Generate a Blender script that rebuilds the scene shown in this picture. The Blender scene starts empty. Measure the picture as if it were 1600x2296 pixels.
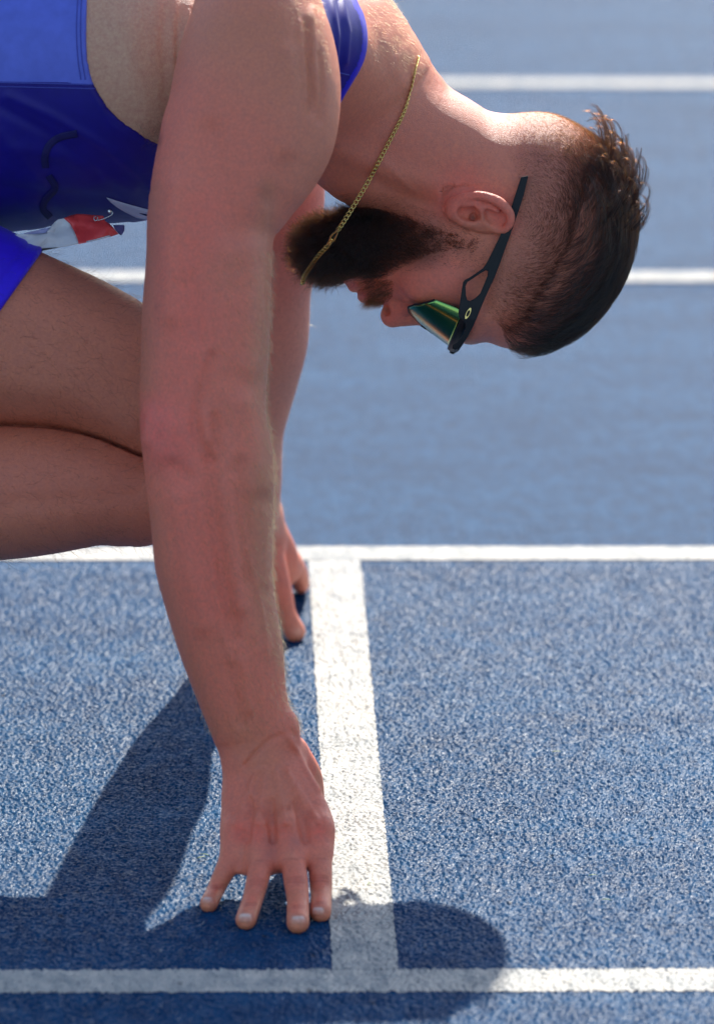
import bpy, bmesh, math, random
import numpy as np
from mathutils import Vector, Matrix
from mathutils.bvhtree import BVHTree

random.seed(7); rng = np.random.default_rng(7)
scene = bpy.context.scene
col = scene.collection
VOX = 0.0018

# ------------------------------------------------------------------ camera
CAM_H, PITCH, YAW, ROLL = 1.46422561, 0.26235205, 0.02579846, 0.00627366
FPX = 200 / 36 * 2296            # focal length in the pixels of a 1600 x 2296 frame
_fw = np.array([math.sin(YAW) * math.cos(PITCH), math.cos(YAW) * math.cos(PITCH), -math.sin(PITCH)])
_r = np.array([math.cos(YAW), -math.sin(YAW), 0.0])
_u = np.cross(_r, _fw)
RT = _r * math.cos(ROLL) + _u * math.sin(ROLL)
UP = _u * math.cos(ROLL) - _r * math.sin(ROLL)
FW = _fw
CAM = np.array([0.0, 0.0, CAM_H])
cd = bpy.data.cameras.new('camera'); cam = bpy.data.objects.new('camera', cd); col.objects.link(cam)
cd.sensor_fit = 'VERTICAL'; cd.sensor_height = 36.0; cd.sensor_width = 24.0; cd.lens = 200.0
cd.clip_start = 0.1; cd.clip_end = 2000.0
cd.dof.use_dof = True; cd.dof.focus_distance = 4.69; cd.dof.aperture_fstop = 5.6; cd.dof.aperture_blades = 9
M = Matrix.Identity(4)
for i in range(3):
    M[i][0], M[i][1], M[i][2], M[i][3] = RT[i], UP[i], -FW[i], CAM[i]
cam.matrix_world = M
scene.camera = cam

# ------------------------------------------------------------------ sky and sun
SUN_DIR = np.array([0.29, 1.17, 1.0]); SUN_DIR /= np.linalg.norm(SUN_DIR)
elev = math.asin(SUN_DIR[2]); azim = math.atan2(SUN_DIR[0], SUN_DIR[1])
world = bpy.data.worlds.new('World'); scene.world = world; world.use_nodes = True
wn = world.node_tree.nodes; wl = world.node_tree.links
sky = wn.new('ShaderNodeTexSky'); sky.sky_type = 'NISHITA'; sky.sun_disc = False
sky.sun_elevation = elev; sky.sun_rotation = azim
wl.new(sky.outputs[0], wn['Background'].inputs['Color']); wn['Background'].inputs['Strength'].default_value = 0.14
sd = bpy.data.lights.new('sun', 'SUN'); sun = bpy.data.objects.new('sun', sd); col.objects.link(sun)
sd.energy = 4.4; sd.angle = math.radians(0.53); sd.color = (1.0, 0.95, 0.87)
sun.rotation_euler = Vector(-SUN_DIR).to_track_quat('-Z', 'Y').to_euler()
scene.view_settings.view_transform = 'Standard'; scene.view_settings.look = 'None'
scene.view_settings.exposure = 0.92; scene.view_settings.gamma = 1.0
scene.view_settings.use_curve_mapping = False
scene.cycles.use_denoising = True

# ------------------------------------------------------------------ pixel -> place helpers
def D(u, v, d):
    """point at camera depth d on the sight line of photo point (u, v)"""
    return CAM + (FW + RT * ((u - 800) / FPX) - UP * ((v - 1148) / FPX)) * d
def WY(u, v, Y):
    q = FW + RT * ((u - 800) / FPX) - UP * ((v - 1148) / FPX)
    return CAM + q * (Y / q[1])
def GZ(u, v, z):
    q = FW + RT * ((u - 800) / FPX) - UP * ((v - 1148) / FPX)
    return CAM + q * ((z - CAM_H) / q[2])
def UVD(P):
    q = np.asarray(P, float) - CAM
    d = q @ FW
    return 800 + FPX * (q @ RT) / d, 1148 - FPX * (q @ UP) / d, d

def tag(o, label=None, cat=None, group=None, kind=None):
    if label: o['label'] = label
    if cat: o['category'] = cat
    if group: o['group'] = group
    if kind: o['kind'] = kind
    return o

def catmull(P, n, closed=False):
    P = np.asarray(P, float); m = len(P)
    if closed:
        Q = np.vstack([P[-1:], P, P[:2]]); segs = m
    else:
        Q = np.vstack([2 * P[:1] - P[1:2], P, 2 * P[-1:] - P[-2:-1]]); segs = m - 1
    ts = np.linspace(0, segs, n, endpoint=not closed)
    i = np.minimum(ts.astype(int), segs - 1); t = (ts - i)[:, None]
    p0, p1, p2, p3 = Q[i], Q[i + 1], Q[i + 2], Q[i + 3]
    return 0.5 * (2 * p1 + (p2 - p0) * t + (2 * p0 - 5 * p1 + 4 * p2 - p3) * t * t + (3 * p1 - p0 - 3 * p2 + p3) * t ** 3)

# ------------------------------------------------------------------ materials
def mat(name, base=(0.5, 0.5, 0.5), rough=0.5, **kw):
    m = bpy.data.materials.new(name); m.use_nodes = True
    b = m.node_tree.nodes['Principled BSDF']
    b.inputs['Base Color'].default_value = (*base, 1); b.inputs['Roughness'].default_value = rough
    for k, v in kw.items(): b.inputs[k.replace('_', ' ')].default_value = v
    return m
def nd(m, t, **kw):
    n = m.node_tree.nodes.new(t)
    for k, v in kw.items(): setattr(n, k, v)
    return n
def ln(m, a, b): m.node_tree.links.new(a, b)
def bsdf(m): return m.node_tree.nodes['Principled BSDF']
def mixcol(m, fac, a, b, blend='MIX'):
    n = nd(m, 'ShaderNodeMix', data_type='RGBA', blend_type=blend)
    for s, x in ((n.inputs[0], fac), (n.inputs[6], a), (n.inputs[7], b)):
        if hasattr(x, 'links'): ln(m, x, s)
        elif isinstance(x, (int, float)): s.default_value = x
        else: s.default_value = (*x, 1)
    return n.outputs[2]
def ramp(m, src, p0, p1, c0=(0, 0, 0), c1=(1, 1, 1)):
    n = nd(m, 'ShaderNodeValToRGB'); e = n.color_ramp.elements
    e[0].position = p0; e[1].position = p1; e[0].color = (*c0, 1); e[1].color = (*c1, 1)
    ln(m, src, n.inputs[0]); return n.outputs[0]
def noise(m, scale, detail=2, vec=None, rough=0.5):
    n = nd(m, 'ShaderNodeTexNoise'); n.inputs['Scale'].default_value = scale; n.inputs['Detail'].default_value = detail
    n.inputs['Roughness'].default_value = rough
    if vec is not None: ln(m, vec, n.inputs['Vector'])
    return n.outputs[0]
def pos(m, scale=None):
    g = nd(m, 'ShaderNodeNewGeometry')
    if scale is None: return g.outputs['Position']
    n = nd(m, 'ShaderNodeMapping'); n.inputs['Scale'].default_value = scale
    ln(m, g.outputs['Position'], n.inputs['Vector']); return n.outputs[0]

def track_material(name, c_lo, c_hi, rough, bump=1.0, spec=0.5):
    m = mat(name, c_hi, rough); b = bsdf(m); b.inputs['Specular IOR Level'].default_value = spec
    p = pos(m, (1, 1.35, 1))
    vo = nd(m, 'ShaderNodeTexVoronoi'); vo.inputs['Scale'].default_value = 330; ln(m, p, vo.inputs['Vector'])
    n1 = noise(m, 520, 3, p, 0.6); n2 = noise(m, 60, 3, p); n3 = noise(m, 7, 4, p)
    fine = nd(m, 'ShaderNodeMath', operation='MULTIPLY_ADD'); ln(m, vo.outputs['Distance'], fine.inputs[0]); fine.inputs[1].default_value = -0.9; ln(m, n1, fine.inputs[2])
    mid = nd(m, 'ShaderNodeMath', operation='MULTIPLY_ADD'); ln(m, n2, mid.inputs[0]); mid.inputs[1].default_value = 0.55; ln(m, fine.outputs[0], mid.inputs[2])
    bp = nd(m, 'ShaderNodeBump'); bp.inputs['Strength'].default_value = 1.0; bp.inputs['Distance'].default_value = 0.0022 * bump
    ln(m, mid.outputs[0], bp.inputs['Height']); ln(m, bp.outputs[0], b.inputs['Normal'])
    f = nd(m, 'ShaderNodeMath', operation='MULTIPLY_ADD'); ln(m, n3, f.inputs[0]); f.inputs[1].default_value = 0.8
    f2 = nd(m, 'ShaderNodeMath', operation='MULTIPLY_ADD'); ln(m, n1, f2.inputs[0]); f2.inputs[1].default_value = 0.9; f2.inputs[2].default_value = -0.35
    ln(m, f2.outputs[0], f.inputs[2])
    base = mixcol(m, f.outputs[0], c_lo, c_hi)
    sp = nd(m, 'ShaderNodeTexVoronoi'); sp.inputs['Scale'].default_value = 26; ln(m, pos(m, (1, .5, 1)), sp.inputs['Vector'])      # scuffs and dirt specks
    base = mixcol(m, 1.0, base, mixcol(m, ramp(m, noise(m, 38, 4, pos(m, (1.6, .7, 1)), .6), .36, .64), (.70, .74, .78), (1.16, 1.12, 1.08)), 'MULTIPLY')
    wear = noise(m, 3.2, 5, pos(m, (.6, 2.2, 1)), .65)
    base = mixcol(m, 1.0, base, mixcol(m, ramp(m, wear, .32, .68), (.74, .78, .82), (1.12, 1.08, 1.04)), 'MULTIPLY')
    dirt = nd(m, 'ShaderNodeMath', operation='MULTIPLY'); dirt.inputs[1].default_value = .75
    ln(m, ramp(m, sp.outputs['Distance'], .03, .075, (1, 1, 1), (0, 0, 0)), dirt.inputs[0])
    base = mixcol(m, dirt.outputs[0], base, tuple(x * .3 for x in c_lo))
    ln(m, base, b.inputs['Base Color'])
    return m
M_TRACK = track_material('track_blue', (0.007, 0.052, 0.142), (0.025, 0.112, 0.256), 0.45, 1.6, 0.06)
M_GRAIN = track_material('rubber_grain', (0.004, 0.035, 0.096), (0.015, 0.082, 0.186), 0.31, 0.15, 0.023)
M_LGRAIN = track_material('line_grain', (0.36, 0.345, 0.305), (0.54, 0.52, 0.465), 0.55, 0.2, 0.2)
M_LINE = track_material('line_paint', (0.40, 0.385, 0.345), (0.56, 0.54, 0.49), 0.55, 0.75, 0.2)

# ------------------------------------------------------------------ the track and its painted lines
def sheet(name, x0, x1, y0, y1, z, m, kind='structure', nx=1, ny=1, wob=0.0):
    xs = np.linspace(x0, x1, nx + 1); ys = np.linspace(y0, y1, ny + 1)
    V = []
    for j, y in enumerate(ys):
        for i, x in enumerate(xs):
            V.append((x, y, z))
    V = np.array(V)
    if wob and ny == 1:
        V[:, 1] += (rng.random(len(V)) - 0.5) * wob
    if wob and nx == 1:
        V[:, 0] += (rng.random(len(V)) - 0.5) * wob
    F = [(j * (nx + 1) + i, j * (nx + 1) + i + 1, (j + 1) * (nx + 1) + i + 1, (j + 1) * (nx + 1) + i) for j in range(ny) for i in range(nx)]
    me = bpy.data.meshes.new(name); me.from_pydata(V.tolist(), [], F); me.materials.append(m)
    o = bpy.data.objects.new(name, me); col.objects.link(o); tag(o, kind=kind); return o
LANE_Y, LANE_W, START_X = 4.0756, 1.22, 0.1146
def hash2(i, j, k):
    h = (i * 374761393 + j * 668265263 + k * 974634777) & 0xFFFFFFFF
    h = ((h ^ (h >> 13)) * 1274126177) & 0xFFFFFFFF
    return ((h ^ (h >> 16)) & 0xFFFF) / 65535.0
def granules(X, Y):
    """height of the knobbly rubber: rounded grains on a jittered grid, each with its own size"""
    out = np.zeros_like(X)
    for cx, cy, amp, key in ((0.0026, 0.0033, 1.0, 1), (0.0015, 0.0019, 0.35, 5)):
        gx = X / cx + 0.25 * np.sin(Y * 1310); gy = Y / cy
        ix = np.floor(gx).astype(np.int64); iy = np.floor(gy).astype(np.int64); best = np.full(X.shape, -1.0)
        for dx in (-1, 0, 1):
            for dy in (-1, 0, 1):
                a, b = ix + dx, iy + dy
                px = a + 0.5 + 0.75 * (hash2(a, b, key) - 0.5); py = b + 0.5 + 0.42 * (hash2(a, b, key + 1) - 0.5)
                hh = 0.35 + 0.65 * hash2(a, b, key + 2)
                best = np.maximum(best, hh * np.sqrt(np.maximum(0, 1 - ((gx - px) ** 2 + (gy - py) ** 2) / 0.46)))
        out += amp * np.maximum(best, 0)
    return out
GRAIN = 0.0025
CORE = (-0.235, 0.50, 3.93, 5.268)          # full relief here; it flattens out over the next quarter metre, where the plain sheet takes over
def grain_axis(a, b, lo, hi, st):
    parts = [np.arange(max(a, lo), min(b, hi), st)]
    if a < lo: parts.insert(0, np.arange(a, lo - .003, .006))
    if b > hi: parts.append(np.arange(hi + .003, b, .006))
    q = np.concatenate(parts); return np.append(q, b) if q[-1] < b - 1e-4 else q
def grain_sheet(name, x0, x1, y0, y1, z, m, sx, sy, wob=0.0, parent=None):
    xs = grain_axis(x0, x1, CORE[0], CORE[1], sx); ys = grain_axis(y0, y1, CORE[2], CORE[3], sy); nx, ny = len(xs), len(ys)
    X, Y = np.meshgrid(xs, ys, indexing='ij')
    if wob:
        ex = np.interp(np.arange(ny), np.arange(0, ny + 4, 2), rng.random(len(np.arange(0, ny + 4, 2)))) - 0.5; ey = np.interp(np.arange(nx), np.arange(0, nx + 4, 2), rng.random(len(np.arange(0, nx + 4, 2)))) - 0.5
        if x1 - x0 < y1 - y0: X = X + ex[None, :] * wob
        else: Y = Y + ey[:, None] * wob
    e = np.maximum.reduce([CORE[0] - X, X - CORE[1], CORE[2] - Y, np.zeros_like(X)])
    H = granules(X, Y) * GRAIN * np.clip(1 - e / .22, 0, 1) * np.clip((CORE[3] + .03 - Y) / .06, 0, 1) + .0012 * np.clip(e / .22, 0, 1)
    P = np.stack([X, Y, z + H], -1).reshape(-1, 3)
    i = np.arange(nx - 1)[:, None] * ny + np.arange(ny - 1)[None, :]; i = i.ravel()
    o = mesh_obj(name, P, np.stack([i, i + ny, i + ny + 1, i + 1], 1), m, parent); return o

# ------------------------------------------------------------------ mesh helper
def mesh_obj(name, V, F, m, parent=None, smooth=True, colors=None):
    me = bpy.data.meshes.new(name)
    V = np.asarray(V, np.float32)
    if isinstance(F, np.ndarray) and F.shape[1] == 4 and (F[:, 2] == F[:, 3]).any():
        tri = F[:, 2] == F[:, 3]; Q4, T3 = F[~tri].astype(np.int32), F[tri][:, :3].astype(np.int32)
        me.vertices.add(len(V)); me.vertices.foreach_set('co', V.ravel()); me.loops.add(Q4.size + T3.size); me.loops.foreach_set('vertex_index', np.concatenate([Q4.ravel(), T3.ravel()]))
        me.polygons.add(len(F)); me.polygons.foreach_set('loop_start', np.concatenate([np.arange(0, Q4.size, 4), Q4.size + np.arange(0, T3.size, 3)]).astype(np.int32)); me.update(calc_edges=True)
    elif isinstance(F, np.ndarray):
        me.vertices.add(len(V)); me.vertices.foreach_set('co', V.ravel())
        k = F.shape[1]; me.loops.add(F.size); me.loops.foreach_set('vertex_index', F.astype(np.int32).ravel())
        me.polygons.add(len(F)); me.polygons.foreach_set('loop_start', np.arange(0, F.size, k, dtype=np.int32))
        me.update(calc_edges=True)
    else:
        me.from_pydata(V.tolist(), [], F)
    if smooth: me.polygons.foreach_set('use_smooth', [True] * len(me.polygons))
    if colors is not None:
        for nm, c in colors.items():
            if c.ndim == 2:
                a = me.attributes.new(nm, 'FLOAT_COLOR', 'POINT')
                a.data.foreach_set('color', np.column_stack([c, np.ones(len(c))]).astype(np.float32).ravel())
            else:
                a = me.attributes.new(nm, 'FLOAT', 'POINT'); a.data.foreach_set('value', c.astype(np.float32))
    me.validate(); me.update()
    if m is not None: me.materials.append(m)
    o = bpy.data.objects.new(name, me); col.objects.link(o)
    if parent is not None: o.parent = parent
    return o

track = tag(sheet('running_track', -400, 400, -60, 700, -0.0012, M_TRACK), 'blue rubber running track')
tag(grain_sheet('rubber_grain', -0.48, 0.75, 3.66, 5.268, -0.0010, M_GRAIN, .00108, .00145, parent=track), kind='stuff')
for k in range(-2, 7):
    y = LANE_Y + k * LANE_W
    if k == 0:
        o = tag(grain_sheet('lane_line', -0.47, 0.74, y - 0.025, y + 0.025, -0.0004, M_LGRAIN, .0011, .0014, wob=.0018), kind='structure')
        sheet('lane_line', -3, -0.47, y - 0.025, y + 0.025, 0.0010, M_LINE); sheet('lane_line', 0.74, 3, y - 0.025, y + 0.025, 0.0010, M_LINE)
    else: o = sheet('lane_line', -3.0, 3.0, y - 0.025, y + 0.025, 0.0006, M_LINE, nx=1200 if 0 < k < 4 else 1, wob=0.0022 if 0 < k < 4 else 0)
tag(grain_sheet('start_line', START_X - 0.025, START_X + 0.025, LANE_Y + 0.0252, LANE_Y + LANE_W - 0.0252, -0.0004, M_LGRAIN, .0011, .0014, wob=.0016), kind='structure')

# ------------------------------------------------------------------ implicit-surface modelling kit
def smin(a, b, k):
    if k <= 0: return np.minimum(a, b)
    h = np.clip(0.5 + 0.5 * (b - a) / k, 0, 1)
    return b + (a - b) * h - k * h * (1 - h)

class Tube:
    """limb: stations (centre, half-width across the view, half-depth along it)"""
    def __init__(s, C, A, B, view=None, step=0.009):
        C = np.asarray(C, float); L = np.linalg.norm(np.diff(C, axis=0), axis=1).sum()
        n = max(int(L / step), len(C) * 2, 4)
        X = catmull(np.column_stack([C, A, B]), n)
        s.c = X[:, :3]; s.a = np.maximum(X[:, 3], 0.002); s.b = np.maximum(X[:, 4], 0.002)
        T = np.gradient(s.c, axis=0); s.ds = np.linalg.norm(T, axis=1); T /= np.linalg.norm(T, axis=1)[:, None]
        vw = FW if view is None else np.asarray(view, float)
        S = np.cross(T, vw); S /= np.linalg.norm(S, axis=1)[:, None]
        s.t, s.s, s.n = T, S, np.cross(S, T)
        s.rmax = float(max(s.a.max(), s.b.max())); s.mid = 0.5 * (s.c[1:] + s.c[:-1])
    def ev(s, p, bc=None, br=0.0, pad=0.0):
        if bc is not None:
            dm = np.linalg.norm(s.mid - bc, axis=1)
            if dm.min() > br + pad + s.rmax * 1.05 + 0.012: return None
            near = np.nonzero(dm < dm.min() + 2 * br + 0.012)[0]
            i0, i1 = near[0], near[-1] + 2
        else:
            i0, i1 = 0, len(s.c)
        cs = s.c[i0:i1]
        bi = i0 + np.argmin((cs * cs).sum(1)[None, :] - 2 * (p @ cs.T), axis=1)
        bf = bi + np.einsum('ij,ij->i', p - s.c[bi], s.t[bi]) / s.ds[bi]
        bf = np.clip(np.clip(bf, bi - 0.75, bi + 0.75), 0, len(s.c) - 1.0001)
        bi = bf.astype(int); bt = bf - bi
        w = bt[:, None]; j = bi + 1; w1 = 1 - w
        c = s.c[bi] * w1 + s.c[j] * w; q = p - c
        a = s.a[bi] * (1 - bt) + s.a[j] * bt; b = s.b[bi] * (1 - bt) + s.b[j] * bt
        x = np.einsum('ij,ij->i', q, s.s[bi] * w1 + s.s[j] * w); y = np.einsum('ij,ij->i', q, s.n[bi] * w1 + s.n[j] * w)
        z = np.einsum('ij,ij->i', q, s.t[bi] * w1 + s.t[j] * w); g = np.minimum(a, b)
        k0 = np.sqrt((x / a) ** 2 + (y / b) ** 2 + (z / g) ** 2) + 1e-9
        k1 = np.sqrt((x / a / a) ** 2 + (y / b / b) ** 2 + (z / g / g) ** 2) + 1e-9
        return np.maximum(k0 * (k0 - 1) / k1, -g)

class Ell:
    def __init__(s, c, r, R=None):
        s.c = np.asarray(c, float); s.r = np.asarray(r, float) * np.ones(3)
        s.R = np.array([RT, UP, -FW]) if R is None else np.asarray(R, float)
    def ev(s, p, bc=None, br=0.0, pad=0.0):
        if bc is not None and np.linalg.norm(bc - s.c) > br + pad + s.r.max() + 0.005: return None
        q = (p - s.c) @ s.R.T
        k0 = np.sqrt(((q / s.r) ** 2).sum(1)) + 1e-9; k1 = np.sqrt(((q / s.r ** 2) ** 2).sum(1)) + 1e-9
        return np.maximum(k0 * (k0 - 1) / k1, -s.r.min())

class Group:
    """items: (shape, blend radius, +1 add / -1 carve)"""
    def __init__(s, items): s.items = items
    def ev(s, p, bc=None, br=0.0, pad=0.0):
        d = None
        for sh, k, op in s.items:
            e = sh.ev(p, bc, br, pad + 2 * k)
            if e is None: continue
            if op > 0: d = e if d is None else smin(d, e, k)
            elif d is not None: d = -smin(-d, e, k)
        return d

class Shell:
    """cloth: a thin layer over `sh`, kept where region(points) < 0"""
    def __init__(s, sh, off, thick, region, k=0.0012): s.sh, s.off, s.th, s.rg, s.k = sh, off, thick, region, k
    def ev(s, p, bc=None, br=0.0, pad=0.0):
        e = s.sh.ev(p, bc, br, pad + s.off + s.th)
        if e is None: return None
        e = np.abs(e - s.off) - s.th
        return -smin(-e, -s.rg(p), s.k)

def extract(node, lo, hi, vox, smooth=2):
    Bn = 12; bs = vox * Bn; lo = np.asarray(lo, float)
    nb = np.ceil((np.asarray(hi) - lo) / bs).astype(int)
    br = bs * 0.5 * math.sqrt(3)
    keep = []
    S8 = 6                                            # coarse groups of blocks
    for gx in range(0, nb[0], S8):
        for gy in range(0, nb[1], S8):
            for gz in range(0, nb[2], S8):
                I = np.stack(np.meshgrid(np.arange(gx, min(gx + S8, nb[0])), np.arange(gy, min(gy + S8, nb[1])), np.arange(gz, min(gz + S8, nb[2])), indexing='ij'), -1).reshape(-1, 3)
                P = lo + (I + 0.5) * bs
                gc = P.mean(0); gr = np.linalg.norm(P - gc, axis=1).max()
                d = node.ev(P, gc, gr, br * 1.5)
                if d is None: continue
                keep.append(I[np.abs(d) < br * 1.3])
    keep = np.concatenate(keep)
    r = np.arange(Bn + 1)
    G = np.stack(np.meshgrid(r, r, r, indexing='ij'), -1).reshape(-1, 3)
    NX, NY, NZ = (nb + 2) * Bn
    key = lambda I: (I[:, 0] * NY + I[:, 1]) * NZ + I[:, 2]
    keys, verts, quads = [], [], []
    for b in keep:
        base = b * Bn
        P = lo + (base + G) * vox
        d = node.ev(P, lo + (b + 0.5) * bs, br)
        if d is None: continue
        if d.min() > 0 or d.max() < 0: continue
        d = d.reshape(Bn + 1, Bn + 1, Bn + 1)
        ins = d < 0
        cnt = np.zeros((Bn, Bn, Bn)); acc = np.zeros((Bn, Bn, Bn, 3))
        for ax in range(3):
            o1, o2 = [a for a in range(3) if a != ax]
            sl = [slice(None)] * 3; sl[ax] = slice(0, Bn); A = d[tuple(sl)]; iA = ins[tuple(sl)]
            sl[ax] = slice(1, Bn + 1); Bv = d[tuple(sl)]; iB = ins[tuple(sl)]
            cr = iA != iB
            t = np.where(cr, A / np.where(cr, A - Bv, 1), 0)
            for s1 in (0, 1):
                for s2 in (0, 1):
                    q = [slice(None)] * 3; q[o1] = slice(s1, Bn + s1); q[o2] = slice(s2, Bn + s2)
                    c_ = cr[tuple(q)]; t_ = t[tuple(q)]
                    cnt += c_
                    acc[..., ax] += np.where(c_, t_, 0); acc[..., o1] += c_ * s1; acc[..., o2] += c_ * s2
            q = [slice(0, Bn)] * 3
            E = np.argwhere(cr[tuple(q)])
            if len(E):
                flip = iA[tuple(q)][tuple(E.T)]
                E = E + base
                e1 = np.zeros(3, int); e1[o1] = 1; e2 = np.zeros(3, int); e2[o2] = 1
                K = np.stack([key(E - e1 - e2), key(E - e2), key(E), key(E - e1)], 1)
                if ax == 1: flip = ~flip
                K[~flip] = K[~flip][:, ::-1]
                quads.append(K)
        m = cnt > 0
        I = np.argwhere(m)
        verts.append(lo + (base + I + acc[m] / cnt[m][:, None]) * vox); keys.append(key(I + base))
    keys = np.concatenate(keys); verts = np.concatenate(verts); quads = np.concatenate(quads)
    o = np.argsort(keys); keys = keys[o]; verts = verts[o]
    idx = np.minimum(np.searchsorted(keys, quads), len(keys) - 1)
    ok = (keys[idx] == quads).all(1); F = idx[ok]
    used = np.zeros(len(verts), bool); used[F.ravel()] = True
    mp = np.cumsum(used) - 1; verts = verts[used]; F = mp[F]
    for _ in range(smooth): verts = relax(verts, F)
    return verts, F

def relax(V, F, f=0.5, mask=None):
    e = np.concatenate([F[:, [0, 1]], F[:, [1, 2]], F[:, [2, 3]], F[:, [3, 0]]]); n = len(V)
    i = np.concatenate([e[:, 0], e[:, 1]]); j = np.concatenate([e[:, 1], e[:, 0]])
    c = np.bincount(i, minlength=n)[:, None] + 1e-9
    S = np.stack([np.bincount(i, weights=V[j, k], minlength=n) for k in range(3)], 1) / c
    w = f if mask is None else f * mask[:, None]
    return V + (S - V) * w

def vnormals(V, F):
    a = V[F[:, 2]] - V[F[:, 0]]; b = V[F[:, 3]] - V[F[:, 1]]; N = np.cross(a, b)
    out = np.zeros_like(V)
    for k in range(4):
        for c in range(3): out[:, c] += np.bincount(F[:, k], weights=N[:, c], minlength=len(V))
    return out / (np.linalg.norm(out, axis=1)[:, None] + 1e-12)

# ------------------------------------------------------------------ the athlete: shapes
def limb(st, step=0.009, view=None):
    C, A, B = [], [], []
    for L, R_, d, b in st:
        C.append(0.5 * (D(*L, d) + D(*R_, d))); A.append(0.5 * math.dist(L, R_) * d / FPX); B.append(b / 1000)
    return Tube(C, A, B, view, step)
def rod(pts, step=0.004):
    """pts: (world point, radius mm)"""
    return Tube([p for p, r in pts], [r / 1000 for p, r in pts], [r / 1000 for p, r in pts], (0.3, 0.9, -0.3), step)
def row(v, uL, uR, d, b): return ((uL, v), (uR, v), d, b)
def mm(px, d): return px * d / FPX

DH = 4.759                                   # camera depth of the head's midline
near_arm = limb([row(40, 440, 705, 4.545, 58), row(150, 405, 730, 4.535, 62), row(260, 378, 735, 4.528, 62), row(340, 352, 715, 4.522, 58), row(430, 334, 660, 4.518, 54),
    row(500, 329, 620, 4.516, 52), row(580, 328, 610, 4.515, 50), row(700, 319, 607, 4.514, 48), row(800, 316, 602, 4.514, 46),
    row(880, 313, 597, 4.514, 44), row(960, 315, 598, 4.515, 44), row(1020, 321, 611, 4.516, 45), row(1100, 330, 615, 4.518, 46),
    row(1200, 341, 612, 4.522, 44), row(1260, 347, 612, 4.524, 42), row(1320, 363, 614, 4.527, 40), row(1400, 387, 625, 4.53, 36),
    row(1480, 414, 638, 4.534, 32), row(1560, 445, 643, 4.538, 28), row(1610, 466, 652, 4.541, 26), row(1650, 484, 660, 4.543, 24), row(1690, 500, 655, 4.543, 22)])
deltoid = Ell(D(588, 185, 4.535), (0.0565, 0.088, 0.062))
delt_front = limb([((640, 90), (720, 60), 4.52, 26), ((660, 200), (750, 190), 4.515, 32), ((630, 310), (742, 320), 4.512, 28), ((590, 400), (690, 405), 4.508, 18)])
# near (right) hand -------------------------------------------------
h2 = lambda x, y: (392.43 + .2803 * x, 1793.97 + .2803 * y)
def hp(x, y, Y): u, v = h2(x, y); return WY(u, v, Y)
def yrow(v, uL, uR, Y, b): 
    p = WY((uL + uR) / 2, v, Y); return ((uL, v), (uR, v), float((p - CAM) @ FW), b)
palm = limb([yrow(1640, 486, 650, 4.352, 22), yrow(1690, 499, 668, 4.342, 20), yrow(1740, 496, 692, 4.33, 18), yrow(1790, 493, 716, 4.315, 16.5), yrow(1835, 498, 736, 4.303, 15), yrow(1870, 507, 740, 4.293, 13.5), yrow(1905, 520, 738, 4.281, 11.5), yrow(1928, 532, 736, 4.271, 9.5)], 0.006)
def finger(pts, tip, rt):
    x, y, Y, r = pts[0]
    L = [(hp(x + (760 - x) * .22, y - 150, Y + .017), r * .62)] + [(hp(x, y, Y), r) for x, y, Y, r in pts]
    u, v = h2(*tip); L.append((GZ(u, v, rt / 1000 * 0.93), rt))
    return rod(L)
pinky = finger([(500, 190, 4.305, 10.36), (470, 330, 4.292, 9.81), (432, 470, 4.280, 8.07), (380, 600, 4.270, 7.63), (322, 725, 4.262, 6.98)], (270, 828), 7.0)
ring = finger([(665, 170, 4.298, 10.90), (684, 360, 4.280, 10.14), (682, 520, 4.262, 9.16), (660, 640, 4.247, 8.94), (622, 790, 4.232, 8.07)], (567, 955), 8.1)
middle = finger([(880, 150, 4.295, 11.45), (925, 350, 4.276, 10.68), (948, 520, 4.258, 9.70), (965, 640, 4.243, 9.59), (982, 800, 4.226, 8.72)], (982, 978), 8.8)
index = finger([(1130, 170, 4.297, 10.90), (1160, 340, 4.283, 10.25), (1162, 480, 4.270, 9.27), (1163, 610, 4.258, 9.27), (1168, 750, 4.246, 8.39)], (1163, 893), 8.3)
thumb = rod([(WY(655, 1690, 4.352), 14), (WY(685, 1740, 4.375), 13), (WY(697, 1790, 4.40), 11), (WY(700, 1812, 4.425), 9.5), (GZ(702, 1822, .009), 9)])
knuck = [(Ell(hp(520, 215, 4.296), .0085), .006, 1), (Ell(hp(690, 205, 4.288), .0095), .006, 1), (Ell(hp(895, 190, 4.283), .0105), .006, 1), (Ell(hp(1150, 215, 4.286), .0100), .006, 1)]
fingers = Group([(pinky, 0, 1), (ring, .0015, 1), (middle, .0015, 1), (index, .0012, 1)])
hand = Group([(palm, 0, 1), (thumb, .012, 1)] + knuck + [(fingers, .010, 1),
    (Ell(D(652, 1640, 4.535), (.0068, .014, .010)), .010, 1)])
# far (left) arm and hand -------------------------------------------
far_arm = limb([row(250, 500, 715, 4.885, 56), row(420, 482, 728, 4.915, 54), row(560, 470, 715, 4.95, 52), row(650, 462, 697, 4.97, 50), row(757, 456, 691, 5.0, 47),
    row(841, 455, 670, 5.03, 44), row(900, 455, 653, 5.045, 43), row(950, 455, 639, 5.06, 42), row(1000, 458, 633, 5.08, 43), row(1080, 470, 631, 5.11, 40), row(1130, 485, 628, 5.14, 34), row(1165, 500, 630, 5.17, 28)])
far_palm = limb([row(1150, 502, 628, 5.17, 26), row(1200, 515, 646, 5.20, 22), row(1250, 530, 668, 5.235, 19), row(1290, 545, 676, 5.265, 16)], 0.006)
c6 = lambda x, y: (588.6 + .15867 * x, 1121.2 + .15867 * y)
far_thumb = rod([(D(595, 1215, 5.19), 15), (D(612, 1270, 5.19), 13), (D(630, 1335, 5.195), 11), (D(643, 1378, 5.20), 9), (GZ(661, 1416, .009), 10)])
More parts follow.
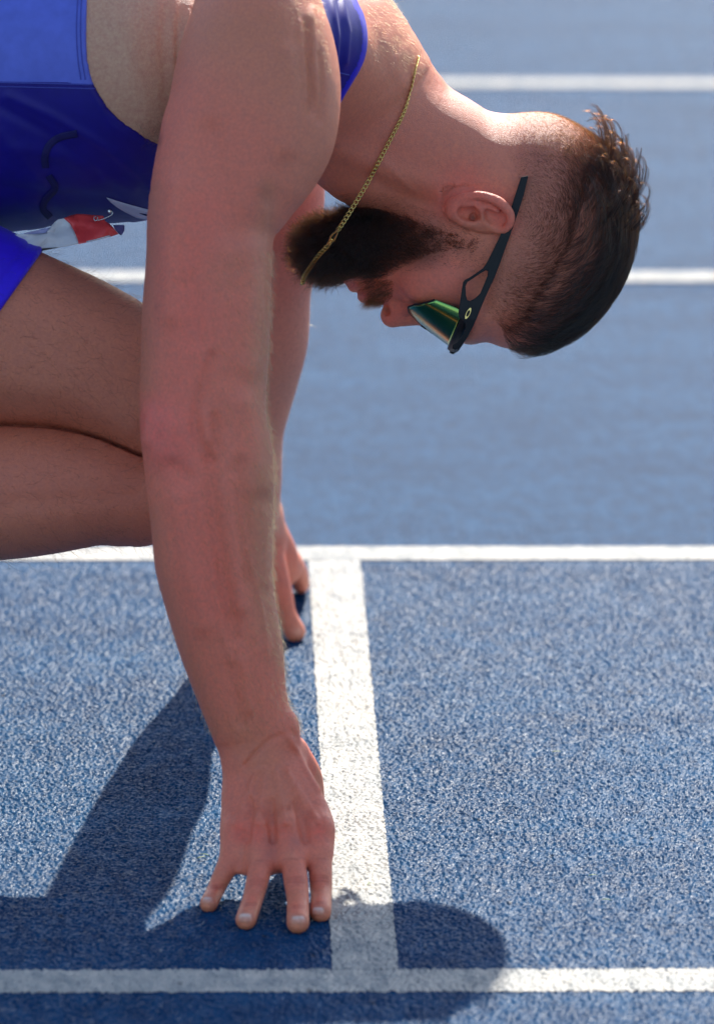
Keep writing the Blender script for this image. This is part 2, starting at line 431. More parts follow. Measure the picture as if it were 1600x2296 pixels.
far_fingers = Group([(rod([(D(652, 1255, 5.26), 10), (D(668, 1285, 5.30), 9), (D(674, 1305, 5.325), 8), (GZ(674, 1313, .008), 8)]), 0, 1),
    (rod([(D(620, 1262, 5.28), 10), (D(628, 1285, 5.33), 9), (GZ(628, 1292, .008), 8)]), .001, 1),
    (rod([(D(588, 1262, 5.28), 10), (D(585, 1285, 5.33), 9), (GZ(580, 1295, .008), 8)]), .001, 1),
    (rod([(D(560, 1262, 5.27), 9), (D(548, 1290, 5.31), 8), (GZ(540, 1305, .007), 7)]), .001, 1)])
far_hand = Group([(far_palm, 0, 1), (far_thumb, .012, 1), (far_fingers, .006, 1)])
# trunk ---------------------------------------------------------------
torso = limb([((640, -70), (610, 360), 4.715, 120), ((480, -140), (470, 440), 4.725, 150), ((330, -190), (330, 490), 4.73, 163), ((150, -230), (150, 497), 4.735, 166), ((20, -250), (20, 514), 4.735, 164), ((-120, -270), (-110, 505), 4.74, 160), ((-350, -290), (-340, 440), 4.745, 152), ((-600, -280), (-600, 400), 4.75, 160), ((-800, -200), (-790, 380), 4.75, 140)], 0.02)
trap_n = limb([((760, 10), (690, 260), 4.70, 60), ((690, -30), (640, 220), 4.64, 55), ((610, -30), (570, 200), 4.57, 45)])
trap_f = limb([((760, 10), (690, 260), 4.74, 60), ((690, -10), (640, 240), 4.80, 55), ((640, 0), (590, 260), 4.88, 45)])
neck = limb([((800, -40), (640, 330), 4.73, 78), ((868, 35), (690, 375), 4.733, 68), ((905, 100), (722, 415), 4.738, 62), ((955, 153), (768, 455), 4.742, 60), ((1010, 195), (835, 480), 4.746, 60), ((1068, 228), (905, 490), 4.75, 60), ((1120, 262), (985, 500), 4.755, 60)])
spine = limb([((800, -60), (720, 60), 4.733, 30), ((868, 28), (800, 110), 4.735, 26), ((900, 95), (840, 160), 4.738, 22), ((960, 160), (900, 220), 4.742, 20)])
# legs ----------------------------------------------------------------
thigh = limb([((-560, 180), (-640, 760), 4.632, 88), ((-330, 380), (-430, 905), 4.642, 86), ((-110, 475), (-170, 945), 4.647, 84), ((60, 558), (20, 953), 4.652, 78), ((200, 620), (140, 964), 4.655, 72), ((320, 690), (240, 995), 4.657, 66), ((430, 790), (340, 1050), 4.66, 60), ((475, 890), (420, 1085), 4.662, 50)], 0.014)
shank = limb([((455, 965), (455, 1165), 4.664, 48), ((330, 1000), (345, 1222), 4.664, 50), ((230, 962), (215, 1226), 4.664, 54), ((120, 940), (105, 1243), 4.664, 56), ((0, 938), (0, 1256), 4.664, 56), ((-150, 950), (-150, 1262), 4.664, 54), ((-350, 990), (-350, 1240), 4.664, 46), ((-620, 1060), (-620, 1200), 4.664, 36), ((-700, 1080), (-700, 1200), 4.664, 36)], 0.014)
foot = rod([(D(-680, 1140, 4.664), 40), (D(-700, 1280, 4.664), 40), (D(-670, 1420, 4.664), 38), (GZ(-610, 1560, .035), 32)], 0.02)
far_thigh = limb([((-560, 100), (-660, 600), 4.87, 84), ((-480, 500), (-700, 640), 4.88, 78), ((-460, 900), (-640, 900), 4.89, 58)], 0.02)
far_shank = limb([((-480, 940), (-600, 900), 4.89, 52), ((-800, 900), (-820, 1140), 4.89, 52), ((-1150, 1020), (-1150, 1170), 4.89, 40)], 0.02)
far_foot = rod([(D(-1150, 1100, 4.89), 40), (D(-1200, 1300, 4.89), 40), (GZ(-1120, 1460, .035), 32)], 0.02)

# head ------------------------------------------------------------------
HEAD_OUT = [(1130, 262), (1180, 252), (1235, 255), (1285, 276), (1335, 312), (1375, 355), (1400, 410), (1411, 470), (1407, 540), (1388, 610), (1353, 670), (1308, 722), (1258, 757), (1200, 778), (1140, 782),
    (1095, 768), (1062, 764), (1040, 756), (1015, 735), (985, 716), (940, 702), (900, 690), (866, 680), (842, 675), (822, 676), (813, 664), (810, 650), (800, 643), (788, 641), (772, 634), (760, 623), (742, 612), (728, 592), (726, 566),
    (748, 540), (795, 516), (850, 496), (900, 440), (960, 360), (1040, 295)]
HEAD_W = [  # u, v, half-breadth mm, rounding mm
    (1250, 480, 77, 70), (1340, 420, 76, 70), (1340, 560, 75, 68), (1230, 330, 70, 62), (1240, 660, 68, 56), (1140, 730, 60, 40), (1080, 690, 61, 36), (1045, 720, 54, 26),
    (1000, 690, 52, 26), (990, 620, 67, 44), (940, 640, 60, 38), (900, 600, 56, 36), (880, 660, 40, 30), (840, 640, 36, 26), (800, 590, 40, 32), (755, 580, 30, 26), (850, 530, 54, 30), (930, 520, 61, 30),
    (1000, 500, 67, 40), (1080, 470, 72, 55), (1140, 400, 72, 60), (1130, 300, 56, 48), (1060, 560, 71, 50), (1150, 580, 74, 60)]
class Head:
    def __init__(s):
        s.k = FPX / DH; s.lo = np.array([600., 150.]); s.res = 3.0
        gx = np.arange(600, 1560, s.res); gy = np.arange(150, 900, s.res)
        s.nx, s.ny = len(gx), len(gy)
        X, Y = np.meshgrid(gx, gy, indexing='ij'); P = np.stack([X.ravel(), Y.ravel()], 1)
        O = catmull(HEAD_OUT, 160, True); s.out = O
        best = np.full(len(P), 1e9); inside = np.zeros(len(P), bool)
        for i in range(len(O)):
            a = O[i]; b = O[(i + 1) % len(O)]; ab = b - a; q = P - a
            t = np.clip(q @ ab / (ab @ ab), 0, 1); e = q - t[:, None] * ab
            best = np.minimum(best, (e * e).sum(1))
            c = (a[1] > P[:, 1]) != (b[1] > P[:, 1])
            inside ^= c & (P[:, 0] < (b[0] - a[0]) * (P[:, 1] - a[1]) / (b[1] - a[1] + 1e-12) + a[0])
        s.S = (np.sqrt(best) * np.where(inside, 1, -1) / s.k).reshape(X.shape)
        cp = np.array(HEAD_W, float)
        w = np.exp(-((P[:, None, :] - cp[None, :, :2]) ** 2).sum(2) / (2 * 62.0 ** 2)) + 1e-9
        s.Wf = ((w * cp[:, 2]).sum(1) / w.sum(1) / 1000).reshape(X.shape); s.Rf = ((w * cp[:, 3]).sum(1) / w.sum(1) / 1000).reshape(X.shape)
        s.cen = D(1090, 500, DH)
    def uvc(s, p):
        q = p - CAM
        return 800 + (q @ RT) * s.k, 1148 - (q @ UP) * s.k, DH - q @ FW
    def samp(s, A, u, v):
        x = np.clip((u - s.lo[0]) / s.res, 0, s.nx - 1.001); y = np.clip((v - s.lo[1]) / s.res, 0, s.ny - 1.001)
        i = x.astype(int); j = y.astype(int); fx = x - i; fy = y - j
        return (A[i, j] * (1 - fx) * (1 - fy) + A[i + 1, j] * fx * (1 - fy) + A[i, j + 1] * (1 - fx) * fy + A[i + 1, j + 1] * fx * fy)
    def ev(s, p, bc=None, br=0.0, pad=0.0):
        if bc is not None and np.linalg.norm(bc - s.cen) > br + pad + 0.185: return None
        u, v, c = s.uvc(p)
        S = s.samp(s.S, u, v); W_ = s.samp(s.Wf, u, v); R_ = s.samp(s.Rf, u, v)
        x = np.maximum(1 - S / R_, 0); y = np.abs(c) / W_
        F_ = np.sqrt(x * x + y * y) + 1e-9
        g = np.maximum(np.sqrt((x / R_) ** 2 + (y / W_) ** 2) / F_, 1 / 0.08)
        return (F_ - 1) / g
cranium = Head()
def HD(u, v, c):
    """head point traced on the near side; negative c is its mirror on the far side"""
    P = D(u, v, DH - abs(c) / 1000)
    return P if c >= 0 else P + FW * (2 * abs(c) / 1000)
def hrod(pts, step=0.003): return rod([(HD(u, v, c), r) for u, v, c, r in pts], step)
FACE_F = np.array([-0.37, 0.93]); FACE_U = np.array([0.93, 0.37])
e6 = lambda x, y: (896.99 + .21023 * x, 364.4 + .21023 * y)
def erod(pts): return hrod([(*e6(x, y), c, r) for x, y, c, r in pts])
def both(fn):  return [fn(1), fn(-1)]
def ear(s):
    R3 = np.array([RT * .985 + UP * -.17, UP * .985 + RT * .17, -FW])
    tl = math.radians(24); a, b, c = R3
    Rt = np.array([a, b * math.cos(tl) + s * c * math.sin(tl), c * math.cos(tl) - s * b * math.sin(tl)])
    q = lambda L: erod([(x, y, s * cc, r) for x, y, cc, r in L])
    return Group([
        (Ell(HD(1078, 482, s * 78), (.0265, .0150, .0055), Rt), 0, 1),
        (q([(560, 480, 76, 4.5), (640, 410, 80, 4.2), (740, 365, 85, 3.8), (830, 352, 88, 3.8), (930, 370, 90, 4.0), (1030, 408, 90, 4.2), (1105, 465, 89, 4.2), (1160, 540, 86, 4.0), (1172, 610, 84, 3.8), (1145, 680, 81, 3.6), (1085, 722, 78, 3.4), (1010, 715, 76, 3.0), (950, 660, 75, 2.6)]), .003, 1),
        (Ell(HD(*e6(560, 500), s * 75), (.0085, .0075, .0060)), .006, 1),
        (Ell(HD(*e6(985, 565), s * 82.5), (.0130, .0078, .0040), Rt), .003, -1),
        (Ell(HD(*e6(740, 545), s * 82), (.0105, .0080, .0075), Rt), .002, -1),
        (q([(690, 455, 82, 2.2), (800, 440, 85, 2.3), (860, 500, 84, 2.4), (880, 590, 80, 2.2), (915, 650, 77, 2.0)]), .003, 1),
        (q([(850, 470, 84.5, 2.2), (940, 470, 85, 2.0), (1040, 520, 84, 1.8)]), .003, 1),
        (q([(660, 640, 75, 2.6), (740, 655, 77, 3.0), (815, 640, 76, 2.6)]), .003, 1),
        (Ell(HD(*e6(775, 590), s * 72), (.0034, .0036, .012)), .0012, -1)])
n1 = lambda x, y: (616.7 + .2803 * x, 560.6 + .2803 * y)
nose = Group([(hrod([(1015, 722, 0, 9.5), (985, 713, 0, 9.2), (945, 705, 0, 9.3), (905, 706, 0, 9.6), (880, 707, 0, 10.2)]), 0, 1),
    (Ell(HD(896, 688, 10.5), (.0098, .0085, .0068)), .005, 1), (Ell(HD(896, 688, -10.5), (.0098, .0085, .0068)), .005, 1),
    (Ell(HD(868, 692, 8.5), (.0038, .0058, .0048)), .0015, -1), (Ell(HD(868, 692, -8.5), (.0038, .0058, .0048)), .0015, -1)])
lips = Group([(hrod([(822, 658, 16, 4), (817, 662, 8, 5), (815, 664, 0, 5.4), (817, 662, -8, 5), (822, 658, -16, 4)]), 0, 1),
    (hrod([(805, 634, 16, 4), (797, 638, 8, 5.2), (794, 640, 0, 5.8), (797, 638, -8, 5.2), (805, 634, -16, 4)]), .0015, 1)])
cheek = both(lambda s: (Ell(HD(985, 632, s * 48), (.030, .020, .017)), .015, 1))
brow = both(lambda s: (hrod([(1050, 742, s * 10, 9), (1062, 735, s * 28, 9), (1078, 712, s * 45, 8)]), .012, 1))
sock = both(lambda s: (Ell(HD(1008, 722, s * 32), (.011, .014, .017)), .014, -1))
eyes = both(lambda s: (Ell(HD(1004, 712, s * 31), (.0115, .0115, .0115)), .003, 1))
head = Group([(cranium, 0, 1)] + cheek + brow + sock + eyes + [(nose, .007, 1), (lips, .004, 1), (ear(1), .004, 1), (ear(-1), .004, 1)])
trunk = Group([(torso, 0, 1), (trap_n, .04, 1), (trap_f, .04, 1), (neck, .025, 1), (spine, .02, 1)])
near_upper = Group([(near_arm, 0, 1), (deltoid, .03, 1), (delt_front, .012, 1), (hand, .010, 1)])
body = Group([(trunk, 0, 1), (head, .014, 1), (near_upper, .013, 1), (Group([(far_arm, 0, 1), (far_hand, .01, 1)]), .016, 1),
    (Group([(thigh, 0, 1), (shank, .0025, 1), (foot, .02, 1)]), .012, 1), (Group([(far_thigh, 0, 1), (far_shank, .01, 1), (far_foot, .02, 1)]), .012, 1)])

LO = np.array([-0.27, 4.12, -0.004]); HI = np.array([0.46, 5.28, 0.86])
V, F = extract(body, LO, HI, VOX)
# the hips and legs behind the edge of the frame, on a coarser grid that overlaps by a centimetre
V2, F2 = extract(body, np.array([-0.70, 4.2, -0.004]), np.array([-0.255, 5.28, 0.90]), 0.006)
F = np.concatenate([F, F2 + len(V)]); V = np.concatenate([V, V2])
# the near hand, ear and lower face get a finer mesh, so that creases, nails and folds can be modelled
def split_faces(V, F, sel):
    """each chosen quad becomes four; the ring around them is closed with triangles, stored as (a, b, c, c)"""
    n = len(V); S4 = F[sel]
    ek = lambda a, b: np.minimum(a, b) * n + np.maximum(a, b)
    E4 = np.stack([ek(S4[:, k], S4[:, (k + 1) % 4]) for k in range(4)], 1); U_, inv = np.unique(E4.ravel(), return_inverse=True); inv = inv.reshape(E4.shape)
    mid = 0.5 * (V[U_ // n] + V[U_ % n]); cen = V[S4].mean(1); iM = n + inv; iC = n + len(U_) + np.arange(len(S4))
    sub = [np.stack([S4[:, k], iM[:, k], iC, iM[:, (k + 3) % 4]], 1) for k in range(4)]
    R4 = F[~sel]; RE = np.stack([ek(R4[:, k], R4[:, (k + 1) % 4]) for k in range(4)], 1)
    ps = np.minimum(np.searchsorted(U_, RE), len(U_) - 1); has = U_[ps] == RE; hit_ = has.any(1)
    B4, BH, BP = R4[hit_], has[hit_], ps[hit_]; c2 = V[B4].mean(1); i2 = n + len(U_) + len(S4) + np.arange(len(B4)); tr = []
    for k in range(4):
        a, b, h, m_ = B4[:, k], B4[:, (k + 1) % 4], BH[:, k], n + BP[:, k]
        tr += [np.stack([a, b, i2, i2], 1)[~h], np.stack([a, m_, i2, i2], 1)[h], np.stack([m_, b, i2, i2], 1)[h]]
    nV = np.concatenate([V, mid, cen, c2]); new = np.arange(n, len(nV))
    return nV, np.concatenate([R4[~hit_]] + sub + tr), new
def snap(V, idx, node):
    for _ in range(2):
        p = V[idx]; e = .0006; d = node.ev(p)
        g = np.stack([(node.ev(p + e * ax) - d) / e for ax in np.eye(3)], 1); gn = (g * g).sum(1)[:, None] + 1e-6
        V[idx] = p - np.clip(d[:, None] * g / gn, -.0008, .0008)
HLO, HHI = np.array([-0.045, 4.17, -0.004]), np.array([0.125, 4.46, 0.112])
sel = (((V > HLO) & (V < HHI)).all(1))[F].all(1)
V, F, new = split_faces(V, F, sel); snap(V, new, near_upper)
fu_, fv_, fd_ = UVD(V); ok_ = (fd_ < 4.76) & (fd_ > 4.62) & (((fu_ > 985) & (fu_ < 1165) & (fv_ > 415) & (fv_ < 540)) | ((fu_ > 780) & (fu_ < 960) & (fv_ > 630) & (fv_ < 745)))
V, F, new = split_faces(V, F, ok_[F].all(1)); snap(V, new, head)
fu_, fv_, fd_ = UVD(V); lg = np.nonzero((fu_ < 345) & (fv_ > 900) & (fv_ < 1080) & (fd_ > 4.54) & (fd_ < 4.74))[0]
cr_ = np.zeros(len(V), bool); cr_[lg] = np.abs(thigh.ev(V[lg]) - shank.ev(V[lg])) < .012
leg_g = Group([(thigh, 0, 1), (shank, .0025, 1)])
quad_ = F[:, 2] != F[:, 3]
V, F, new = split_faces(V, F, cr_[F].all(1) & quad_); snap(V, new, leg_g)
N = vnormals(V, F)
# ------------------------------------------------------------------ sculpting and colouring the skin
def seg_dist(u, v, path):
    P = np.asarray(path, float); best = np.full(len(u), 1e9)
    if len(P) == 1: return np.hypot(u - P[0, 0], v - P[0, 1])
    for a, b in zip(P[:-1], P[1:]):
        ab = b - a; t = np.clip(((u - a[0]) * ab[0] + (v - a[1]) * ab[1]) / (ab @ ab), 0, 1)
        best = np.minimum(best, np.hypot(u - a[0] - t * ab[0], v - a[1] - t * ab[1]))
    return best
ARM = (0, 4.572); HANDZ = (0, 4.62); ALL = (0, 9)
su, sv, sdp = UVD(V); facing = np.clip(-(N @ FW) * 2.5, 0, 1)
def stroke(path, r, h, rng_=ALL):
    P = np.asarray(path, float); x0, y0 = P.min(0) - 3 * r; x1, y1 = P.max(0) + 3 * r
    m = np.nonzero((su > x0) & (su < x1) & (sv > y0) & (sv < y1) & (sdp > rng_[0]) & (sdp < rng_[1]) & (facing > 0))[0]
    if len(m) == 0: return
    d = seg_dist(su[m], sv[m], P)
    V[m] += N[m] * (h / 1000 * np.exp(-(d / r) ** 2) * facing[m])[:, None]
S_ = stroke
# shoulder, upper arm
S_([(687, 50), (692, 120), (697, 190), (700, 250)], 8, -2.22, ARM); S_([(674, 50), (681, 140), (687, 220)], 7, 1.22, ARM); S_([(701, 20), (706, 140), (713, 225)], 7, 1.22, ARM)
S_([(716, 120), (722, 200), (716, 270)], 7, -2.04, ARM); S_([(640, 120), (655, 230), (640, 330)], 26, 3.94, ARM)
S_([(592, 450), (562, 530), (545, 640)], 26, -2.6, ARM); S_([(470, 300), (500, 420), (520, 520)], 30, -4.44, ARM); S_([(400, 420), (385, 560), (390, 700)], 32, 3.70, ARM)
S_([(560, 560), (570, 700), (555, 820)], 30, 3.94, ARM); S_([(420, 640), (440, 760)], 26, -2.46, ARM)
# elbow
S_([(476, 800), (462, 845), (447, 890), (438, 925), (436, 955), (446, 990), (462, 1020)], 12, -2.9, ARM); S_([(462, 935), (466, 985)], 12, 2.2, ARM); S_([(482, 935), (488, 975), (478, 1030)], 11, -2.4, ARM); S_([(500, 880), (520, 960), (510, 1040)], 20, 1.6, ARM)
S_([(545, 900), (575, 980), (580, 1080)], 34, 5.42, ARM); S_([(385, 960), (370, 1010)], 36, 4.93, ARM); S_([(340, 930), (335, 985)], 16, 3.94, ARM); S_([(395, 1045), (420, 1070)], 18, -2.22, ARM)
# forearm
S_([(470, 1030), (478, 1140), (500, 1290), (530, 1430)], 15, -3.45, ARM); S_([(540, 1040), (545, 1160), (555, 1300)], 16, -2.71, ARM); S_([(510, 1080), (520, 1200), (540, 1360)], 18, 3.20, ARM)
S_([(400, 1120), (420, 1260), (455, 1400)], 24, 2.96, ARM); S_([(590, 1150), (590, 1300)], 18, 1.97, ARM); S_([(545, 1480), (560, 1590)], 12, 1.97, ARM); S_([(520, 1500), (540, 1620)], 12, -1.97, ARM)
S_([(520, 1010), (540, 1100), (556, 1230), (590, 1380), (602, 1470)], 4.5, 1.32, ARM); S_([(450, 1130), (478, 1290), (505, 1440), (540, 1560)], 4.5, 1.20, ARM); S_([(600, 470), (588, 600), (580, 740), (560, 860)], 5, 1.08, ARM); S_([(556, 1230), (530, 1300), (540, 1390)], 4, 0.84, ARM)
for k in range(26):                                       # fine skin relief of the arm: shallow random dents
    S_([(random.uniform(350, 600), random.uniform(450, 1500))], random.uniform(12, 26), random.uniform(-.35, .35), ARM)
# wrist and back of the hand
g2 = lambda x, y: (392.43 + .2803 * x, 1569.7 + .2803 * y)
S_([g2(560, 520), g2(640, 420), g2(760, 320), g2(880, 265)], 5, -1.92, HANDZ); S_([g2(880, 260), g2(960, 380), g2(1050, 560), g2(1150, 720)], 6, 1.76, HANDZ); S_([g2(930, 240), g2(965, 285)], 5, -1.92, HANDZ)
S_([g2(640, 600), g2(600, 700), g2(640, 850), g2(720, 990)], 4.5, 1.44, HANDZ); S_([g2(900, 600), g2(960, 700), g2(1040, 860)], 5, 1.28, HANDZ); S_([g2(960, 660), g2(920, 760), g2(900, 860)], 4, -0.96, HANDZ)
for x, y in ((480, 990), (660, 990), (880, 980), (1150, 980)): S_([g2(760 + (x - 760) * .35, 560), g2(x, y)], 6.5, 1.44, HANDZ)
for x0, x1 in ((580, 570), (770, 780), (1020, 1040)): S_([g2(760 + (x0 - 760) * .8, 800), g2(x1, 1120)], 8, -2.72, HANDZ)
for x, y in ((690, 290), (900, 240), (1150, 200), (520, 270)):
    for dx in (-34, -18, -4, 12, 26): S_([h2(x + dx, y - 34), h2(x + dx + 8, y + 38)], 1.7, -.5, HANDZ)
    for dy in (-22, 0, 20): S_([h2(x - 45, y + dy + 10), h2(x, y + dy), h2(x + 45, y + dy + 8)], 1.6, -.35, HANDZ)
CREASE = ((955, 616, 62), (960, 636, 72), (962, 656, 64), (1160, 604, 52), (1160, 624, 60), (1160, 650, 60), (660, 632, 55), (656, 652, 58), (652, 674, 50), (352, 680, 45), (345, 700, 45), (985, 846, 48), (985, 862, 46), (606, 822, 42), (600, 840, 42), (1165, 812, 42), (1165, 828, 42), (925, 470, 50), (690, 480, 45), (1160, 470, 40))
for x, y, w in CREASE: S_([h2(x - w, y + 6), h2(x, y), h2(x + w, y + 5)], 1.7, -.55, HANDZ)
for (cx_, cy_), rx, ry in (((258, 803), 40, 30), ((560, 945), 56, 42), ((985, 960), 58, 38), ((1142, 890), 52, 36)):
    ring_ = [h2(cx_ + rx * math.cos(t_), cy_ + ry * math.sin(t_)) for t_ in np.linspace(math.pi * .95, math.pi * 2.05, 14)]
    S_(ring_, 1.7, -.55, HANDZ); S_([h2(cx_ - rx * .7, cy_ + ry * .95), h2(cx_, cy_ + ry * 1.1), h2(cx_ + rx * .7, cy_ + ry * .95)], 1.8, -.5, HANDZ)
NAILS = (((258, 803), 36, 25, -.75), ((560, 945), 50, 36, -.25), ((985, 960), 52, 32, .03), ((1142, 890), 46, 30, .0))
# neck and face
S_([(1015, 432), (930, 402), (850, 372), (762, 338)], 26, 3.0, (4.6, 4.9)); S_([(985, 470), (900, 440), (830, 400)], 20, -2.0, (4.6, 4.9)); S_([(860, 360), (900, 400), (930, 430)], 7, .8, (4.6, 4.9))
S_([(1085, 240), (1110, 252), (1132, 262)], 6, -1.6, (4.6, 4.9)); S_([(826, 40), (850, 100), (872, 150)], 14, -.8, (4.6, 4.9)); S_([(850, 60), (875, 130), (905, 190)], 16, 1.0, (4.6, 4.9))
S_([(872, 664), (890, 677), (919, 686)], 6, -1.6, (4.6, 4.9)); S_([(900, 655), (940, 668)], 16, 1.6, (4.6, 4.9)); S_([(1060, 640), (1085, 690), (1080, 730)], 22, -2.2, (4.6, 4.9)); S_([(940, 560), (900, 580)], 22, -1.5, (4.6, 4.9))
S_([(820, 655), (835, 664)], 5, -1.2, (4.6, 4.9))
# leg: back-of-knee tendon, calf
S_([(330, 1035), (250, 1000), (180, 975)], 14, 1.0, (4.555, 4.85)); S_([(60, 760), (200, 800), (300, 850)], 50, -2.5, (4.555, 4.85)); S_([(0, 860), (150, 880), (290, 950)], 30, 2.0, (4.555, 4.85)); S_([(20, 1130), (150, 1120), (300, 1110)], 24, -1.8, (4.555, 4.85))
S_([(280, 60), (300, 180), (330, 260)], 40, 3.0, (4.5, 4.72)); S_([(370, 40), (372, 150)], 26, -1.0, (4.5, 4.72))
lg = np.nonzero((su < 345) & (sv > 900) & (sv < 1080) & (sdp > 4.55) & (sdp < 4.72))[0]
e1 = thigh.ev(V[lg]); e2 = shank.ev(V[lg]); V[lg] += (FW - UP * .15) * (.011 * np.exp(-((e1 - e2) / .0026) ** 2) * (np.maximum(e1, e2) < .004))[:, None]
V = relax(V, F, np.where(((V > HLO) & (V < HHI)).all(1), .05, .35)[:, None])
N = vnormals(V, F); su, sv, sdp = UVD(V); facing = np.clip(-(N @ FW) * 2.5, 0, 1)

SKIN = np.tile(np.array([0.46, 0.265, 0.185]), (len(V), 1)); GLOSS = np.full(len(V), 0.0)
def paint(path, r, c, al=1.0, rng_=ALL, face=False, soft=2.0):
    P = np.asarray(path, float); x0, y0 = P.min(0) - 3 * r; x1, y1 = P.max(0) + 3 * r
    m = np.nonzero((su > x0) & (su < x1) & (sv > y0) & (sv < y1) & (sdp > rng_[0]) & (sdp < rng_[1]))[0]
    d = seg_dist(su[m], sv[m], P)
    w = (al * np.exp(-(d / r) ** soft))[:, None]
    if face: w = w * facing[m][:, None]
    SKIN[m] = SKIN[m] * (1 - w) + np.array(c) * w
PINK = (0.52, 0.215, 0.165); RED = (0.56, 0.15, 0.12); PALE = (0.50, 0.33, 0.25); BROWN = (0.36, 0.21, 0.14)
paint([(470, 330), (460, 900), (480, 1300), (560, 1640), (610, 1820)], 190, PINK, .85, ARM, soft=4); paint([(560, 20), (600, 150)], 110, (0.44, 0.24, 0.165), .7, ARM)
paint([(350, 950), (380, 1000)], 60, (0.58, 0.17, 0.18), .75, ARM); paint([(420, 620), (430, 720)], 80, (0.55, 0.20, 0.16), .5, ARM); paint([(460, 880), (455, 1000)], 26, (0.46, 0.20, 0.14), .35, ARM)
paint([(600, 700), (605, 1000), (612, 1200)], 26, PALE, .5, ARM); paint([(580, 1660), (600, 1800)], 60, (0.46, 0.22, 0.16), .5, HANDZ)
for x, y in ((520, 250), (660, 250), (870, 230), (1150, 240)): paint([h2(x, y)], 22, RED, .7, HANDZ)
for x, y in ((760, 330), (970, 330), (760, 430)): paint([h2(x, y)], 16, (0.24, 0.15, 0.16), .5, HANDZ)
for x, y in ((330, 700), (620, 800), (970, 860), (1160, 800), (660, 650), (960, 640), (1160, 640)): paint([h2(x, y)], 15, (0.58, 0.20, 0.15), .55, HANDZ)
for x, y, w in ((520, 420, 1), (640, 450, 1), (920, 450, 1)): paint([h2(x, y)], 16, PALE, .4, HANDZ)
for (cx_, cy_), rx, ry, sl in NAILS:
    u0, v0 = h2(cx_, cy_); du = su - u0; dv = sv - v0 - sl * 0
    a = (np.abs(du) < 40) & (np.abs(dv) < 30) & (sdp < 4.62) & (facing > 0)
    q = ((du / (rx * .2803)) ** 4 + (dv / (ry * .2803)) ** 4); w = np.clip(1.4 - q, 0, 1) * a
    tip = np.clip((-(dv) / (ry * .2803) + .0) * 1.3, 0, 1)
    cc = np.array([0.50, 0.42, 0.40]) * (1 - tip[:, None]) + np.array([0.52, 0.80, 0.90]) * tip[:, None]
    SKIN[:] = SKIN * (1 - w[:, None]) + cc * w[:, None]; GLOSS += w
    V += N * (0.00035 * w)[:, None]
    paint([h2(cx_, cy_ + ry + 14)], 10, (0.55, 0.36, 0.24), .6, HANDZ)
paint([(450, 480), (430, 760), (400, 940), (430, 1150), (480, 1350)], 62, (0.56, 0.19, 0.155), .55, ARM); paint([(600, 420), (598, 700), (596, 900), (606, 1080), (604, 1300), (630, 1480)], 22, (0.36, 0.235, 0.165), .7, ARM); paint([(340, 1150), (370, 1330), (430, 1500), (480, 1640)], 20, (0.36, 0.20, 0.14), .6, ARM)  # redder middle; arm edges darkened to put side shading into the skin colour
paint([(340, 430), (324, 700), (322, 860)], 26, (0.37, 0.225, 0.155), .6, ARM); paint([(592, 520), (588, 760), (590, 900)], 30, (0.42, 0.27, 0.19), .65, ARM); paint([(585, 1060), (585, 1250), (600, 1400)], 34, (0.40, 0.25, 0.17), .7, ARM)  # more edge shading of the arm, painted as darker and tan strips
paint([(540, 1640), (600, 1720), (640, 1800)], 50, (0.42, 0.24, 0.16), .6, HANDZ); paint([(480, 60), (620, 60), (700, 160)], 60, (0.40, 0.235, 0.155), .7, ARM); paint([(500, 620), (540, 560)], 50, (0.44, 0.23, 0.17), .5, ARM)
paint([(90, 590), (200, 650), (330, 730)], 40, (0.30, 0.185, 0.125), .55, (4.555, 4.85)); paint([(200, 980), (320, 1060), (250, 1120)], 60, (0.34, 0.19, 0.13), .5, (4.555, 4.85))  # thigh top band: leg-hair tone plus shading painted into the skin
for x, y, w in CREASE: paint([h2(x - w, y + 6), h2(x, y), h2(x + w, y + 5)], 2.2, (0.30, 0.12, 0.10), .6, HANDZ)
paint([(351, 689)], 3.2, (0.08, 0.035, 0.025), .95, ARM); paint([(388, 1027)], 12, (0.36, 0.16, 0.15), .5, ARM); paint([(452, 490)], 5, (0.3, 0.12, 0.09), .5, ARM)
for k in range(170):
    paint([(random.uniform(330, 740), random.uniform(40, 1600))], random.uniform(2.2, 4.5), (0.34, 0.14, 0.10), random.uniform(.06, .22), ARM)
for k in range(60): paint([(random.uniform(0, 1150), random.uniform(0, 1240))], random.uniform(2, 4), (0.3, 0.14, 0.10), random.uniform(.1, .3), (4.6, 4.9))
HDZ = (4.62, 4.92)
paint([(760, 300), (900, 330), (1000, 420)], 90, (0.47, 0.23, 0.17), .8, HDZ); paint([(900, 640), (1000, 620), (1020, 700)], 60, (0.50, 0.21, 0.165), .85, HDZ); paint([(1040, 400), (1000, 440)], 45, (0.52, 0.19, 0.15), .6, HDZ)
paint([(1010, 460), (1060, 450), (1110, 465), (1140, 500)], 30, (0.60, 0.22, 0.18), .85, (4.62, 4.71)); paint([e6(770, 590)], 5, (0.02, 0.01, 0.008), .95, (4.62, 4.80)); paint([(880, 715), (900, 700)], 26, (0.54, 0.21, 0.165), .8, HDZ)  # ear canal is near-black: the shade of the hole is painted in
paint([(1090, 760), (1140, 745)], 40, (0.50, 0.25, 0.185), .7, HDZ); paint([n1(895, 478)], 5, (0.12, 0.03, 0.02), .8, HDZ)  # nostril opening darkened, its inner shade put into the colour
paint([(815, 660), (820, 667)], 8, (0.42, 0.13, 0.12), .9, HDZ); paint([(795, 640)], 9, (0.46, 0.17, 0.15), .9, HDZ)
